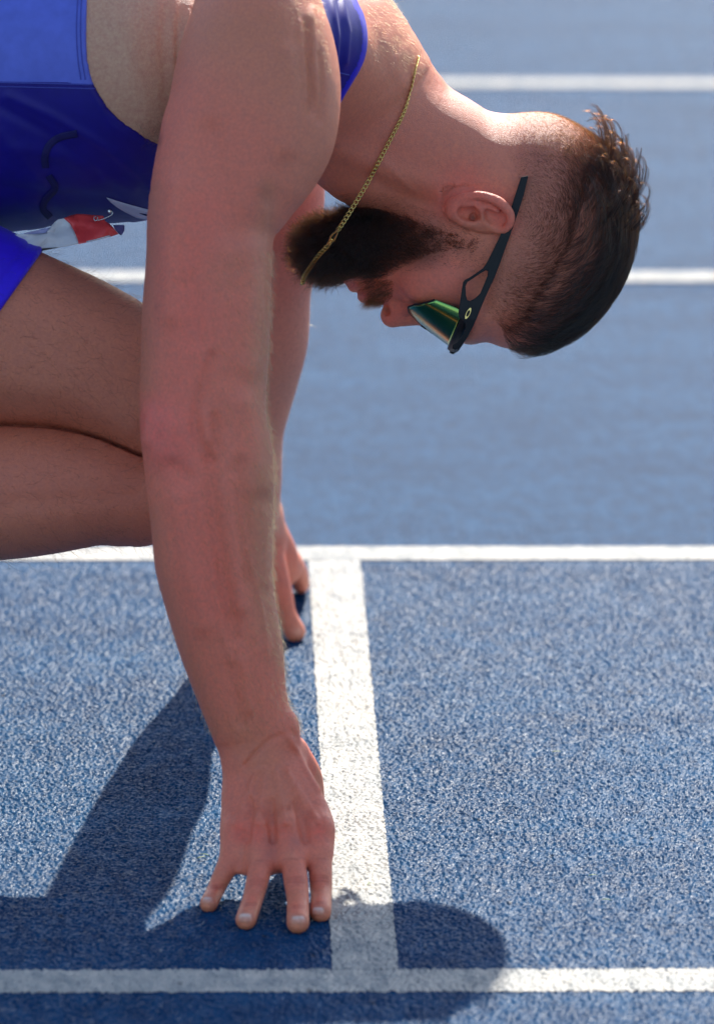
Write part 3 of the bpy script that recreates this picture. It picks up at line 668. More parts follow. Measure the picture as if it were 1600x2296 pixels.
paint([(760, 560), (850, 545), (950, 550)], 52, (0.07, 0.045, 0.035), .8, HDZ, soft=4); paint([(980, 545), (1050, 560)], 18, (0.2, 0.12, 0.09), .5, HDZ); paint([(845, 655)], 20, (0.28, 0.14, 0.08), .6, HDZ)
paint([(800, 460), (900, 470), (980, 500)], 26, (0.3, 0.17, 0.13), .5, HDZ)
paint([(1180, 640), (1230, 560), (1240, 420), (1230, 310)], 75, (0.25, 0.155, 0.12), .75, HDZ, soft=4); paint([(1240, 740), (1350, 640), (1395, 500), (1370, 380)], 70, (0.06, 0.038, 0.028), .9, HDZ, soft=4)
paint([(1175, 264)], 3.5, (0.25, 0.08, 0.05), .9, HDZ); paint([(1101, 321)], 3, (0.3, 0.12, 0.09), .7, HDZ)
paint([(350, 315), (335, 300)], 16, (0.12, 0.07, 0.05), .8, (4.5, 4.75))
paint([(-50, 760), (150, 800), (320, 900)], 200, (0.40, 0.235, 0.165), .8, (4.555, 4.85)); paint([(0, 1080), (300, 1100)], 90, (0.40, 0.20, 0.145), .7, (4.555, 4.85)); paint([(0, 1230), (330, 1215)], 60, (0.22, 0.14, 0.10), .6, (4.555, 4.85))  # last stroke: calf underside darkened, hair tone plus painted shading
paint([(660, 400), (680, 760), (640, 1100)], 140, (0.47, 0.31, 0.25), .9, (4.84, 5.2), soft=4); paint([(640, 1250), (640, 1330)], 60, PINK, .8, (5.1, 5.4)); paint([c6(500, 1860)], 9, (0.72, 0.58, 0.5), .9, (5.1, 5.4))

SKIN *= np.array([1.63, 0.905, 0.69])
tq = np.nonzero((su < 470) & (sv < 380) & (sdp > 4.50) & (sdp < 4.75))[0]; ta = near_upper.ev(V[tq]); tb = trunk.ev(V[tq]); wq = np.clip((ta - tb) / .012, 0, 1)[:, None]
SKIN[tq] = SKIN[tq] * (1 - wq) + np.array([.66, .37, .225]) * wq
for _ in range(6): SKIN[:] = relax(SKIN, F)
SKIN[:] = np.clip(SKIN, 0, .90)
def skin_material():
    m = mat('skin', (0.5, 0.3, 0.2), 0.46); b = bsdf(m)
    at = nd(m, 'ShaderNodeAttribute', attribute_name='skin_tone'); gl = nd(m, 'ShaderNodeAttribute', attribute_name='nail')
    p = pos(m); nA = noise(m, 210, 6, p, .7); nB = noise(m, 420, 3, p)
    c = mixcol(m, ramp(m, nA, .35, .7), at.outputs['Color'], (0.50, 0.17, 0.13)); 
    mm_ = nd(m, 'ShaderNodeMix', data_type='RGBA', blend_type='MIX'); mm_.inputs[0].default_value = .42; ln(m, at.outputs['Color'], mm_.inputs[6]); ln(m, c, mm_.inputs[7])
    c2 = mixcol(m, ramp(m, nB, .3, .72), mm_.outputs[2], (.92, .86, .84), 'MULTIPLY')
    ln(m, c2, b.inputs['Base Color'])
    b.inputs['Subsurface Weight'].default_value = 0.16; b.inputs['Subsurface Radius'].default_value = (1.0, 0.36, 0.2); b.inputs['Subsurface Scale'].default_value = 0.004
    b.inputs['Specular IOR Level'].default_value = 0.42
    r_ = nd(m, 'ShaderNodeMath', operation='MULTIPLY_ADD'); ln(m, gl.outputs['Fac'], r_.inputs[0]); r_.inputs[1].default_value = -0.2; r_.inputs[2].default_value = 0.47; ln(m, r_.outputs[0], b.inputs['Roughness'])
    vo = nd(m, 'ShaderNodeTexVoronoi'); vo.inputs['Scale'].default_value = 1300; ln(m, p, vo.inputs['Vector'])
    nC = noise(m, 160, 4, p)
    h = nd(m, 'ShaderNodeMath', operation='MULTIPLY_ADD'); ln(m, nC, h.inputs[0]); h.inputs[1].default_value = .8; ln(m, vo.outputs['Distance'], h.inputs[2])
    bp = nd(m, 'ShaderNodeBump'); bp.inputs['Strength'].default_value = .6; bp.inputs['Distance'].default_value = .00055; ln(m, h.outputs[0], bp.inputs['Height']); ln(m, bp.outputs[0], b.inputs['Normal'])
    return m
M_SKIN = skin_material()
person = bpy.data.objects.new('person', None); col.objects.link(person)
person.location = Vector(GZ(600, 1900, 0))
tag(person, 'athlete in blue singlet crouching at the start line, head bowed, fingertips on the track', 'person')
def adopt(o, par):
    o.parent = par; o.matrix_parent_inverse = par.matrix_world.inverted() if par.type != 'EMPTY' else Matrix.Translation(-par.location)
    return o
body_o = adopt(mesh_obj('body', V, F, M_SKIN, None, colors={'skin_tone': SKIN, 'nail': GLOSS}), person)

# ------------------------------------------------------------------ clothing
class Poly2D:
    """signed distance (m, negative inside) to outlines drawn on a plane at depth d, extruded along the sight axis"""
    def __init__(s, polys, box, d, res=3.0):
        s.k = FPX / d; s.res = res; s.lo = np.array(box[:2], float)
        gx = np.arange(box[0], box[2], res); gy = np.arange(box[1], box[3], res); X, Y = np.meshgrid(gx, gy, indexing='ij'); P = np.stack([X.ravel(), Y.ravel()], 1)
        s.nx, s.ny = X.shape; tot = None
        for O, sg in polys:
            O = np.asarray(O, float); best = np.full(len(P), 1e9); ins = np.zeros(len(P), bool)
            for i in range(len(O)):
                a = O[i]; b = O[(i + 1) % len(O)]; ab = b - a; q = P - a
                t = np.clip(q @ ab / (ab @ ab), 0, 1); e = q - t[:, None] * ab; best = np.minimum(best, (e * e).sum(1))
                c = (a[1] > P[:, 1]) != (b[1] > P[:, 1])
                ins ^= c & (P[:, 0] < (b[0] - a[0]) * (P[:, 1] - a[1]) / (b[1] - a[1] + 1e-12) + a[0])
            dd = np.sqrt(best) * np.where(ins, -1, 1)
            tot = dd if tot is None else (np.minimum(tot, dd) if sg > 0 else np.maximum(tot, -dd))
        s.A = (tot / s.k).reshape(X.shape)
    def __call__(s, p):
        q = p - CAM; dp = q @ FW
        u = 800 + (q @ RT) * FPX / dp; v = 1148 - (q @ UP) * FPX / dp
        x = np.clip((u - s.lo[0]) / s.res, 0, s.nx - 1.001); y = np.clip((v - s.lo[1]) / s.res, 0, s.ny - 1.001)
        i = x.astype(int); j = y.astype(int); fx = x - i; fy = y - j; A = s.A
        return A[i, j] * (1 - fx) * (1 - fy) + A[i + 1, j] * fx * (1 - fy) + A[i, j + 1] * (1 - fx) * fy + A[i + 1, j + 1] * fx * fy
def smooth_open(P, n): return [tuple(x) for x in catmull(P, n)]
ARMHOLE = smooth_open([(215, -120), (200, -40), (196, 20), (195, 100), (203, 165), (225, 215), (262, 262), (305, 292), (345, 318), (420, 345)], 50) + [(560, 400), (700, 350)] + \
    smooth_open([(748, 257), (747, 219), (740, 191), (730, 157), (726, 112), (715, 62), (694, 0), (664, -80), (600, -150)], 40) + [(560, -220), (320, -220)]
NECKLINE = smooth_open([(770, -150), (788, -60), (800, 0), (816, 34), (824, 78), (821, 118), (810, 151), (790, 185), (768, 221), (748, 254), (715, 310), (650, 400)], 60)
CLOTH = [(-1000, -700), (760, -700)] + NECKLINE + [(560, 620), (-1000, 620)]
reg = Poly2D([(CLOTH, 1), (ARMHOLE, -1)], (-1000, -720, 900, 640), 4.66)
trunk_c = Group([(torso, 0, 1), (trap_n, .04, 1), (trap_f, .04, 1), (neck, .025, 1), (spine, .02, 1)])
sh = Shell(trunk_c, -.0002, .0026, reg)
Vc, Fc = extract(sh, [-.28, 4.42, .38], [.16, 5.02, .90], .0019, 3)
Vc2, Fc2 = extract(sh, [-.62, 4.42, .35], [-.27, 5.02, .95], .006, 1)
Fc = np.concatenate([Fc, Fc2 + len(Vc)]); Vc = np.concatenate([Vc, Vc2])
Nc = vnormals(Vc, Fc); cu, cv, cdp = UVD(Vc)
def cstroke(path, r, h):
    global Vc
    d = seg_dist(cu, cv, path); w = np.exp(-(d / r) ** 2) * (cdp < 4.74) * (-(Nc @ FW) > -.3)
    Vc = Vc + Nc * (h / 1000 * w)[:, None]
for pth, r, h in (([(745, 0), (757, 80), (752, 150)], 5, 1.6), ([(768, 0), (782, 70), (776, 140)], 5, 1.3), ([(722, 10), (740, 90), (744, 170)], 5, 1.2), ([(757, 0), (768, 80), (762, 160)], 5, -1.2),
                  ([(792, 0), (812, 60), (812, 110), (795, 160), (752, 240)], 6, .9), ([(20, 215), (120, 260), (240, 330), (340, 420)], 10, 1.8), ([(0, 240), (110, 300), (220, 390)], 12, -1.8), ([(30, 330), (150, 350), (300, 420)], 16, 1.6),
                  ([(0, 420), (120, 440), (250, 450)], 18, -1.6), ([(0, 300), (70, 380), (150, 480)], 14, 1.2), ([(205, 200), (250, 280), (330, 330)], 6, .8), ([(60, 20), (90, 90), (70, 170)], 30, 1.2)): cstroke(pth, r, h)
def cloth_material(name, base, sheen=.25, rough=.55):
    m = mat(name, base, rough); b = bsdf(m)
    b.inputs['Sheen Weight'].default_value = sheen * .25; b.inputs['Sheen Roughness'].default_value = .4; b.inputs['Specular IOR Level'].default_value = .35
    p = pos(m); w = noise(m, 1400, 2, p); w2 = noise(m, 90, 3, p)
    bp = nd(m, 'ShaderNodeBump'); bp.inputs['Strength'].default_value = .35; bp.inputs['Distance'].default_value = .0004
    ln(m, w, bp.inputs['Height']); ln(m, bp.outputs[0], b.inputs['Normal'])
    ln(m, mixcol(m, ramp(m, w2, .3, .7), base, tuple(x * .86 for x in base)), b.inputs['Base Color'])
    return m
M_NAVY = cloth_material('singlet_blue', (0.011, 0.005, 0.20)); M_SHORT = cloth_material('shorts_blue', (0.034, 0.006, 0.64), .3); M_PANEL = cloth_material('panel_blue', (0.115, 0.15, 0.60), .3)
M_TRIM = cloth_material('trim_blue', (0.02, 0.012, 0.50)); M_PRINT = mat('print_dark', (0.007, 0.005, 0.085), .8); M_WHITEPRINT = mat('print_white', (0.55, 0.56, 0.72), .5); M_STITCH = mat('stitch', (0.05, 0.06, 0.35), .7)
# the mesh side panel above the chest seam: its boundary is the seam plane through the sight lines of the seam
zz = np.array([1.0, 0.0]); PAN = ((cv - (181 + cu * .04)) < 0) & (cu < 235) & (cdp < 4.9)
singlet = mesh_obj('singlet', Vc, Fc, M_NAVY); adopt(singlet, person)
singlet.data.materials.append(M_PANEL); singlet.data.materials.append(M_TRIM)
fc_u = cu[Fc].mean(1); fc_v = cv[Fc].mean(1); fc_d = cdp[Fc].mean(1); dreg = reg(Vc[Fc].mean(1))
mi = np.where((fc_v < 181 + fc_u * .04) & (fc_u < 260) & (fc_d < 4.9), 1, 0)
mi = np.where((fc_u > 640) & (dreg > -.0042), 2, mi)
singlet.data.polygons.foreach_set('material_index', mi.astype(np.int32)); singlet.data.update()

def hem(p):
    u, v, d = UVD(p); return ((u - 87) * 120 + (v - 571) * 85) / 147.05 / (FPX / 4.71)
Vs, Fs = extract(Shell(thigh, .0006, .0040, hem), [-.30, 4.45, .15], [-.09, 4.80, .64], .0019, 3)
Vs2, Fs2 = extract(Shell(Group([(thigh, 0, 1), (far_thigh, .01, 1)]), .0006, .0040, hem), [-.62, 4.4, .1], [-.29, 5.05, .8], .006, 1)
Fs = np.concatenate([Fs, Fs2 + len(Vs)]); Vs = np.concatenate([Vs, Vs2])
qu, qv, qd = UVD(Vs); Ns = vnormals(Vs, Fs); hd_ = ((qu - 87) * 120 + (qv - 571) * 85) / 147.05
Vs = Vs + Ns * (.0011 * np.exp(-((hd_ + 34) / 4) ** 2) * -1 + .0012 * np.exp(-((hd_ + 4) / 9) ** 2))[:, None]
shorts = adopt(mesh_obj('shorts', Vs, Fs, M_SHORT), person)

def bvh_of(o):
    me = o.data; return BVHTree.FromPolygons([v.co[:] for v in me.vertices], [p.vertices[:] for p in me.polygons])
bvh_c = BVHTree.FromPolygons(Vc.tolist(), Fc.tolist())
def hit(bvh, u, v):
    d = Vector(FW + RT * ((u - 800) / FPX) - UP * ((v - 1148) / FPX)).normalized()
    h = bvh.ray_cast(Vector(CAM), d); return h
def poly_mesh(pts, cell):
    """fill a traced outline with small triangles (2-D)"""
    bm = bmesh.new(); vs = [bm.verts.new((x, y, 0)) for x, y in pts]
    bm.faces.new(vs); bmesh.ops.triangulate(bm, faces=bm.faces[:])
    for _ in range(6):
        L = [e for e in bm.edges if e.calc_length() > cell]
        if not L: break
        bmesh.ops.subdivide_edges(bm, edges=L, cuts=1); bmesh.ops.triangulate(bm, faces=bm.faces[:])
    bm.verts.index_update()
    P = [(v.co.x, v.co.y) for v in bm.verts]; T = [tuple(v.index for v in f.verts) for f in bm.faces]; bm.free(); return P, T
def decal(name, pts, bvh, off, m, parent, cell=8):
    P, T = poly_mesh(pts, cell); X = []; last = None
    for u, v in P:
        h = hit(bvh, u, v)
        X.append(None if h[0] is None else np.array(h[0]) + np.array(h[1]) * off * (1 if np.dot(h[1], FW) < 0 else -1))
    ok = [t for t in T if all(X[i] is not None for i in t)]
    X = [x if x is not None else np.zeros(3) for x in X]
    used = sorted({i for t in ok for i in t}); mp = {i: k for k, i in enumerate(used)}
    o = mesh_obj(name, np.array([X[i] for i in used]), [tuple(mp[i] for i in t) for t in ok], m)
    so = o.modifiers.new('thickness', 'SOLIDIFY'); so.thickness = .0003; so.offset = 0
    return adopt(o, parent)
def strip(path, w, n=40, closed=False):
    P = catmull(path, n); T = np.gradient(P, axis=0); T /= np.linalg.norm(T, axis=1)[:, None]; Nn = np.column_stack([-T[:, 1], T[:, 0]])
    return [tuple(x) for x in P + Nn * w / 2] + [tuple(x) for x in (P - Nn * w / 2)[::-1]]
r3 = lambda x, y: (x * .5256, y * .5256); b3 = lambda x, y: (x * .24527, 420.5 + .24527 * y)
decal('printed_band', strip([r3(195, 715), r3(192, 670), r3(210, 620), r3(255, 585), r3(330, 568)], 16), bvh_c, .0006, M_PRINT, singlet)
decal('printed_band', strip([r3(208, 748), r3(235, 800), r3(195, 850), r3(185, 890), r3(215, 925)], 15), bvh_c, .0006, M_PRINT, singlet)
decal('printed_logo', [b3(975, 85), b3(1100, 125), b3(1220, 160), b3(1345, 192), b3(1420, 210), b3(1420, 300), b3(1345, 290), b3(1250, 270), b3(1150, 220), b3(1060, 165), b3(1010, 125)], bvh_c, .0007, M_WHITEPRINT, singlet)
decal('printed_logo_notch', [b3(1275, 225), b3(1330, 232), b3(1380, 245), b3(1335, 248)], bvh_c, .0011, M_PRINT, singlet)
decal('seam', strip([(-40, 184), (60, 186), (150, 188), (214, 190)], 3.0), bvh_c, .0005, M_STITCH, singlet)
decal('seam', strip([(-40, 193), (60, 195), (150, 197), (220, 199)], 2.2), bvh_c, .0005, M_STITCH, singlet)
decal('seam', strip([(184, -20), (181, 60), (184, 130), (192, 178)], 2.2), bvh_c, .0005, M_STITCH, singlet)
decal('seam', strip([(176, -20), (172, 60), (175, 130), (182, 178)], 2.0), bvh_c, .0005, M_STITCH, singlet)
decal('seam', strip([(748, 160), (765, 164), (782, 168)], 2.5), bvh_c, .0005, M_STITCH, singlet)
# ------------------------------------------------------------------ small metal, plastic and paper things
def thing(name, label, cat, loc):
    o = bpy.data.objects.new(name, None); o.location = Vector(loc); o.empty_display_size = .05; col.objects.link(o); return tag(o, label, cat)
def sweep(pts, radii, seg=8, closed=False, flat=None, ref=None):
    """tube mesh along points; radii (n,2): half-size across `ref` and along it"""
    P = np.asarray(pts, float); n = len(P); T = np.gradient(P, axis=0)
    if closed: T = np.roll(P, -1, 0) - np.roll(P, 1, 0)
    T /= np.linalg.norm(T, axis=1)[:, None] + 1e-12
    Rf = np.asarray(-FW if ref is None else ref, float); Rf = np.broadcast_to(Rf, P.shape)
    A = np.cross(T, Rf); A /= np.linalg.norm(A, axis=1)[:, None] + 1e-9; B = np.cross(A, T)
    r = np.asarray(radii, float)
    if r.ndim == 0: r = np.full((n, 2), float(r))
    elif r.ndim == 1: r = np.broadcast_to(r, (n, 2)) if len(r) == 2 and n != 2 else np.column_stack([r, r])
    an = np.arange(seg) / seg * 2 * math.pi; c, s = np.cos(an), np.sin(an)
    if flat: c = np.sign(c) * np.abs(c) ** flat; s = np.sign(s) * np.abs(s) ** flat
    X = (P[:, None, :] + A[:, None, :] * (r[:, 0:1] * c[None, :])[..., None] + B[:, None, :] * (r[:, 1:2] * s[None, :])[..., None]).reshape(-1, 3)
    Fq = []
    for i in range(n if closed else n - 1):
        for k in range(seg):
            a, b = i * seg + k, i * seg + (k + 1) % seg; i2 = (i + 1) % n; Fq.append((a, b, i2 * seg + (k + 1) % seg, i2 * seg + k))
    if not closed: Fq += [tuple(range(seg - 1, -1, -1)), tuple((n - 1) * seg + k for k in range(seg))]
    return X, Fq
def extrude(pts2, place, thick, bev=.0006, hole=None):
    """traced outline -> solid plate; place(u, v, t) gives the world point at thickness t"""
    bm = bmesh.new()
    loops = [pts2] + ([hole] if hole else [])
    E = []
    for L in loops:
        vs = [bm.verts.new((x, y, 0)) for x, y in L]; E += [bm.edges.new((vs[i], vs[(i + 1) % len(vs)])) for i in range(len(vs))]
    bmesh.ops.triangle_fill(bm, edges=E, use_beauty=True)
    bm.verts.index_update(); P = [(v.co.x, v.co.y) for v in bm.verts]; T = [[v.index for v in f.verts] for f in bm.faces]; Ed = [(e.verts[0].index, e.verts[1].index) for e in bm.edges if len(e.link_faces) == 1]; bm.free()
    n = len(P); cx_ = np.mean(P, axis=0); V_ = []
    for t in (0, thick): V_ += [place(x, y, t) for x, y in P]
    F_ = [tuple(t[::-1]) for t in T] + [tuple(i + n for i in t) for t in T] + [(a, b, b + n, a + n) for a, b in Ed]
    me = bmesh.new(); vs = [me.verts.new(Vector(v)) for v in V_]
    for f in F_:
        try: me.faces.new([vs[i] for i in f])
        except ValueError: pass
    bmesh.ops.recalc_face_normals(me, faces=me.faces[:])
    sharp = [e for e in me.edges if len(e.link_faces) == 2 and e.calc_face_angle() > .9]
    bmesh.ops.bevel(me, geom=sharp, offset=bev, segments=2, affect='EDGES', profile=.6, clamp_overlap=True)
    me.verts.index_update(); out = ([v.co[:] for v in me.verts], [tuple(v.index for v in f.verts) for f in me.faces]); me.free(); return out

bvh_b = BVHTree.FromPolygons(V.tolist(), F.tolist())
# --- sunglasses
M_FRAME = mat('matte_black_plastic', (0.008, 0.009, 0.011), .5, **{'Specular IOR Level': .25}); M_GOLD = mat('gold', (0.70, 0.48, 0.15), .2, Metallic=1.0); M_STEEL = mat('steel', (0.55, 0.53, 0.5), .22, Metallic=1.0)
def lens_material():
    m = mat('mirror_lens', (0.2, 0.45, 0.25), .2, Metallic=1.0); b = bsdf(m)
    tc = nd(m, 'ShaderNodeAttribute', attribute_name='lens_u'); n = nd(m, 'ShaderNodeValToRGB'); e = n.color_ramp.elements
    e[0].position = 0; e[0].color = (0.18, 0.28, 0.08, 1); e[1].position = 1; e[1].color = (0.10, 0.28, 0.17, 1)
    x = e.new(.45); x.color = (0.15, 0.29, 0.085, 1); x = e.new(.75); x.color = (0.15, 0.33, 0.10, 1)
    ln(m, tc.outputs['Fac'], n.inputs[0]); ln(m, n.outputs[0], b.inputs['Base Color']); return m
M_LENS = lens_material()
glasses = thing('sunglasses', 'black wraparound sunglasses with green mirror lens worn on the bowed head', 'sunglasses', HD(1040, 700, 0))
KH = FPX / DH / 1000
def HP(f, u, c):
    q = np.array([1040., 700.]) + (FACE_F * f + FACE_U * u) * KH
    P = D(q[0], q[1], DH - .066); s = (c - 66) / 1000
    return P - FW * s
def shield(ph, un):
    """ph: angle around the face (0 front), un: mm below the top edge"""
    ft = 28.5 - .27 * un; f0 = -1.5 + .02 * un
    w = np.clip(np.cos(ph), 0, 1) ** .85
    return f0 + (ft - f0) * w, 67 * np.sin(ph)
def lens_low(ph):
    a = abs(ph); return float(np.interp(a, [0, .10, .22, .45, .75, 1.05, 1.35, 1.58], [17, 20, 34, 43, 45, 41, 33, 26]))
phs = np.linspace(-1.575, 1.575, 121); nu_ = 14; LV, LU = [], []
for ph in phs:
    lo_ = lens_low(ph)
    for j in range(nu_):
        un = lo_ * j / (nu_ - 1); f_, c_ = shield(ph, un); LV.append(HP(f_, -un, c_)); LU.append(un / 45)
LF = [(i * nu_ + j, i * nu_ + j + 1, (i + 1) * nu_ + j + 1, (i + 1) * nu_ + j) for i in range(120) for j in range(nu_ - 1)]
lens = mesh_obj('lens', LV, np.array(LF), M_LENS, None, colors={'lens_u': np.array(LU)})
so = lens.modifiers.new('thickness', 'SOLIDIFY'); so.thickness = .0016; so.offset = 0
adopt(lens, glasses)
bar = []; br_ = []
for ph in np.linspace(-1.5, 1.5, 61):
    f_, c_ = shield(ph, 0); bar.append(HP(f_ * 1.03 + .8, 2.5, c_ * 1.015)); br_.append((.0042 - .0008 * abs(ph) / 1.5, .0021))
X, Q = sweep(bar, np.array(br_), 12, flat=.7, ref=[HP(*(lambda a: (a[0] * 1.2 + 3, 2.5, a[1] * 1.2))(shield(ph, 0))) - HP(0, 2.5, 0) for ph in np.linspace(-1.5, 1.5, 61)])
adopt(mesh_obj('brow_bar', X, Q, M_FRAME), glasses)
for sgn in (1, -1):
    ed = []
    for ph in np.linspace(.14 * sgn, 1.56 * sgn, 40): un = lens_low(ph); f_, c_ = shield(ph, un); ed.append(HP(f_, -un, c_))
    X, Q = sweep(ed, .0010 if sgn > 0 else .0013, 6); adopt(mesh_obj('lower_rim', X, Q, M_FRAME), glasses)
    X, Q = sweep([HP(*(lambda a: (a[0] - 2, -t, a[1]))(shield(sgn * .16, t))) for t in np.linspace(14, 30, 8)], .0022, 8); adopt(mesh_obj('nose_pad', X, Q, M_FRAME), glasses)
TEMPLE = [(1285, 155), (1180, 480), (1120, 640), (1060, 785), (1010, 890), (965, 980), (925, 1060), (880, 1128), (800, 1185), (735, 1228), (690, 1250), (668, 1275), (655, 1350), (640, 1450), (630, 1520), (618, 1600), (622, 1650), (660, 1680), (692, 1725),
    (690, 1790), (650, 1860), (600, 1920), (556, 1945), (550, 1985), (590, 2000), (650, 1962), (705, 1880), (765, 1770), (810, 1670), (850, 1570), (905, 1440), (1000, 1235), (1060, 1080), (1120, 910), (1165, 790), (1210, 660), (1262, 510), (1312, 355), (1365, 140)]
THOLE = [(695, 1320), (715, 1275), (775, 1235), (850, 1185), (905, 1152), (932, 1156), (928, 1210), (895, 1290), (850, 1395), (800, 1445), (740, 1478), (712, 1465), (700, 1420)]
def tdepth(x, y):
    return np.interp(y, [140, 450, 800, 1300, 1650, 2000], [77, 77.5, 77.5, 73.5, 71.5, 63.5])
def tplace(s):
    def f(x, y, t): u, v = e6(x, y); return HD(u, v, s * (tdepth(x, y) - 2.2 + t * 1000))
    return f
for s in (1, -1):
    Vt, Ft = extrude(TEMPLE, tplace(s), .0042, .0007, THOLE)
    tm = adopt(mesh_obj('temple_arm', Vt, Ft, M_FRAME, smooth=False), glasses)
    ring_ = []; a0 = math.atan2(118, -55)
    for k in range(40):
        t = k / 40 * 2 * math.pi; L_, W_ = 66 * abs(math.cos(t)) ** 1.15 * (1 if math.cos(t) > 0 else -1), 21 * math.sin(t)
        ring_.append((722 + L_ * math.cos(a0) - W_ * math.sin(a0), 1609 + L_ * math.sin(a0) + W_ * math.cos(a0)))
    inner = []
    for k in range(30):
        t = k / 30 * 2 * math.pi; L_, W_ = 37 * math.cos(t), 14.5 * math.sin(t)
        inner.append((722 + L_ * math.cos(a0) - W_ * math.sin(a0), 1609 + L_ * math.sin(a0) + W_ * math.cos(a0)))
    Ve, Fe = extrude(ring_, lambda x, y, t, s=s: HD(*e6(x, y), s * (tdepth(722, 1609) + 1.6 + t * 1000)), .0010, .0002, inner)
    em = mesh_obj('emblem', Ve, Fe, M_GOLD, smooth=False); em.parent = tm; em.matrix_parent_inverse = Matrix.Translation(glasses.location) @ Matrix.Translation(-glasses.location); em.matrix_parent_inverse = Matrix.Identity(4)

# --- necklace: a curb chain of separate links
CH = [(938, 130, 0), (936, 140, 18), (930, 162, 34), (921, 200, 48), (906, 250, 58), (877, 308, 65), (852, 356, 67), (830, 398, 67), (804, 443, 68), (776, 488, 68), (755, 520, 62), (737, 547, 52), (712, 575, 38), (692, 603, 22), (681, 622, 9), (678, 636, 0)]
near_c = []
for u, v, c in catmull(CH, 400):
    d = DH - c / 1000 - .002
    h = hit(bvh_b, u, v)
    if h[0] is not None and u > 745: d = min(d, float((np.array(h[0]) - CAM) @ FW) - .0022)
    near_c.append((u, v, d))
nc = np.array(near_c); ker = np.ones(21) / 21; nc[10:-10, 2] = np.convolve(nc[:, 2], ker, 'valid')
near_p = np.array([D(*x) for x in nc])
mid_d = DH - .002
far_p = np.array([p + FW * 2 * max(0.0, (mid_d - x[2])) for p, x in zip(near_p, nc)])[::-1]
ringp = np.vstack([near_p, far_p[1:-1]])
seg = np.linalg.norm(np.diff(np.vstack([ringp, ringp[:1]]), axis=0), axis=1); cum = np.concatenate([[0], np.cumsum(seg)]); Ltot = cum[-1]
PITCH_L = .0038; nl = int(Ltot / PITCH_L)
def along(s):
    s = s % Ltot; return np.array([np.interp(s, cum, np.append(ringp[:, k], ringp[0, k])) for k in range(3)])
chain = thing('gold_chain', 'gold curb chain hanging from the neck across the dark beard', 'necklace', ringp[200])
tt = np.linspace(0, 2 * math.pi, 14, endpoint=False)
Lk = np.column_stack([.00270 * np.cos(tt), .00185 * np.sin(tt), .0005 * np.sin(2 * tt)])
Xl, Ql = sweep(Lk, .00055, 6, closed=True, ref=(0, 0, 1)); link_me = None
CL0, CL1 = .5 * (cum[np.argmin(np.abs(nc[:, 1] - 515))] + 0) * 2, cum[np.argmin(np.abs(nc[:, 1] - 548))]
for i in range(nl):
    s = (i + .5) * PITCH_L
    if CL0 < s < CL1: continue
    p = along(s); t = along(s + .001) - along(s - .001); t /= np.linalg.norm(t)
    h = bvh_b.find_nearest(Vector(p)); o_ = np.array(h[1]) if h[0] is not None else -FW
    if s < Ltot / 2 and h[3] > .006: o_ = -FW
    elif h[3] > .006: o_ = FW
    o_ = o_ - t * (o_ @ t); o_ /= np.linalg.norm(o_); b_ = np.cross(o_, t)
    an = math.radians(38); o2 = o_ * math.cos(an) + b_ * math.sin(an); b2 = np.cross(o2, t)
    if link_me is None:
        lo_ = mesh_obj('link', Xl, Ql, M_GOLD); link_me = lo_.data
    else:
        lo_ = bpy.data.objects.new('link', link_me); col.objects.link(lo_)
    R4 = Matrix(((t[0], b2[0], o2[0], p[0]), (t[1], b2[1], o2[1], p[1]), (t[2], b2[2], o2[2], p[2]), (0, 0, 0, 1)))
    lo_.matrix_basis = R4; lo_.parent = chain; lo_.matrix_parent_inverse = Matrix.Translation(-chain.location)
cc = [along(CL0 + (CL1 - CL0) * k) for k in np.linspace(0, 1, 12)]
ax_ = cc[-1] - cc[0]; ax_ /= np.linalg.norm(ax_); sd_ = np.cross(ax_, -FW); sd_ /= np.linalg.norm(sd_); c0 = (cc[0] * .55 + cc[-1] * .45); Lh = .55 * np.linalg.norm(cc[-1] - cc[0]) * .62
X, Q = sweep([c0 + ax_ * Lh * math.cos(t) + sd_ * .0018 * math.sin(t) * (1 + .3 * math.cos(t)) for t in np.linspace(0, 2 * math.pi, 28, endpoint=False)], .0008, 8, closed=True); adopt(mesh_obj('clasp', X, Q, M_GOLD), chain)
c1 = cc[-1] * .86 + cc[0] * .14
X, Q = sweep([c1 - ax_ * .0045, c1 - ax_ * .003, c1, c1 + ax_ * .003, c1 + ax_ * .004], np.array([[.0008, .0004], [.0016, .0006], [.0019, .0006], [.0017, .0006], [.0008, .0004]]), 10, flat=.6); adopt(mesh_obj('clasp_tag', X, Q, M_GOLD), chain)
for off in (.06, .93):
    c_ = cc[0] * (1 - off) + cc[-1] * off
    X, Q = sweep([c_ + ax_ * .0024 * math.cos(t) - FW * .0022 * math.sin(t) for t in np.linspace(0, 2 * math.pi, 14, endpoint=False)], .0006, 6, closed=True, ref=sd_); adopt(mesh_obj('jump_ring', X, Q, M_GOLD), chain)

# --- race bib and its pin
def paper(name, base, rough=.6):
    m = mat(name, base, rough); b = bsdf(m); p = pos(m); n_ = noise(m, 70, 4, p)
    bp = nd(m, 'ShaderNodeBump'); bp.inputs['Strength'].default_value = .5; bp.inputs['Distance'].default_value = .003; ln(m, n_, bp.inputs['Height']); ln(m, bp.outputs[0], b.inputs['Normal'])
    b.inputs['Transmission Weight'].default_value = 0.0; return m
M_PAPER = paper('bib_paper', (0.62, 0.60, 0.60)); M_RED = paper('bib_red', (0.72, 0.055, 0.05), .4); M_BLACK = paper('bib_black', (0.012, 0.012, 0.015)); M_LILAC = paper('bib_lilac', (0.42, 0.40, 0.62)); M_INK = paper('bib_ink', (0.10, 0.08, 0.22))
bib = thing('race_bib', 'crumpled white and red paper race bib pinned under the singlet chest', 'race bib', D(120, 530, 4.655))
from mathutils import noise as mnoise
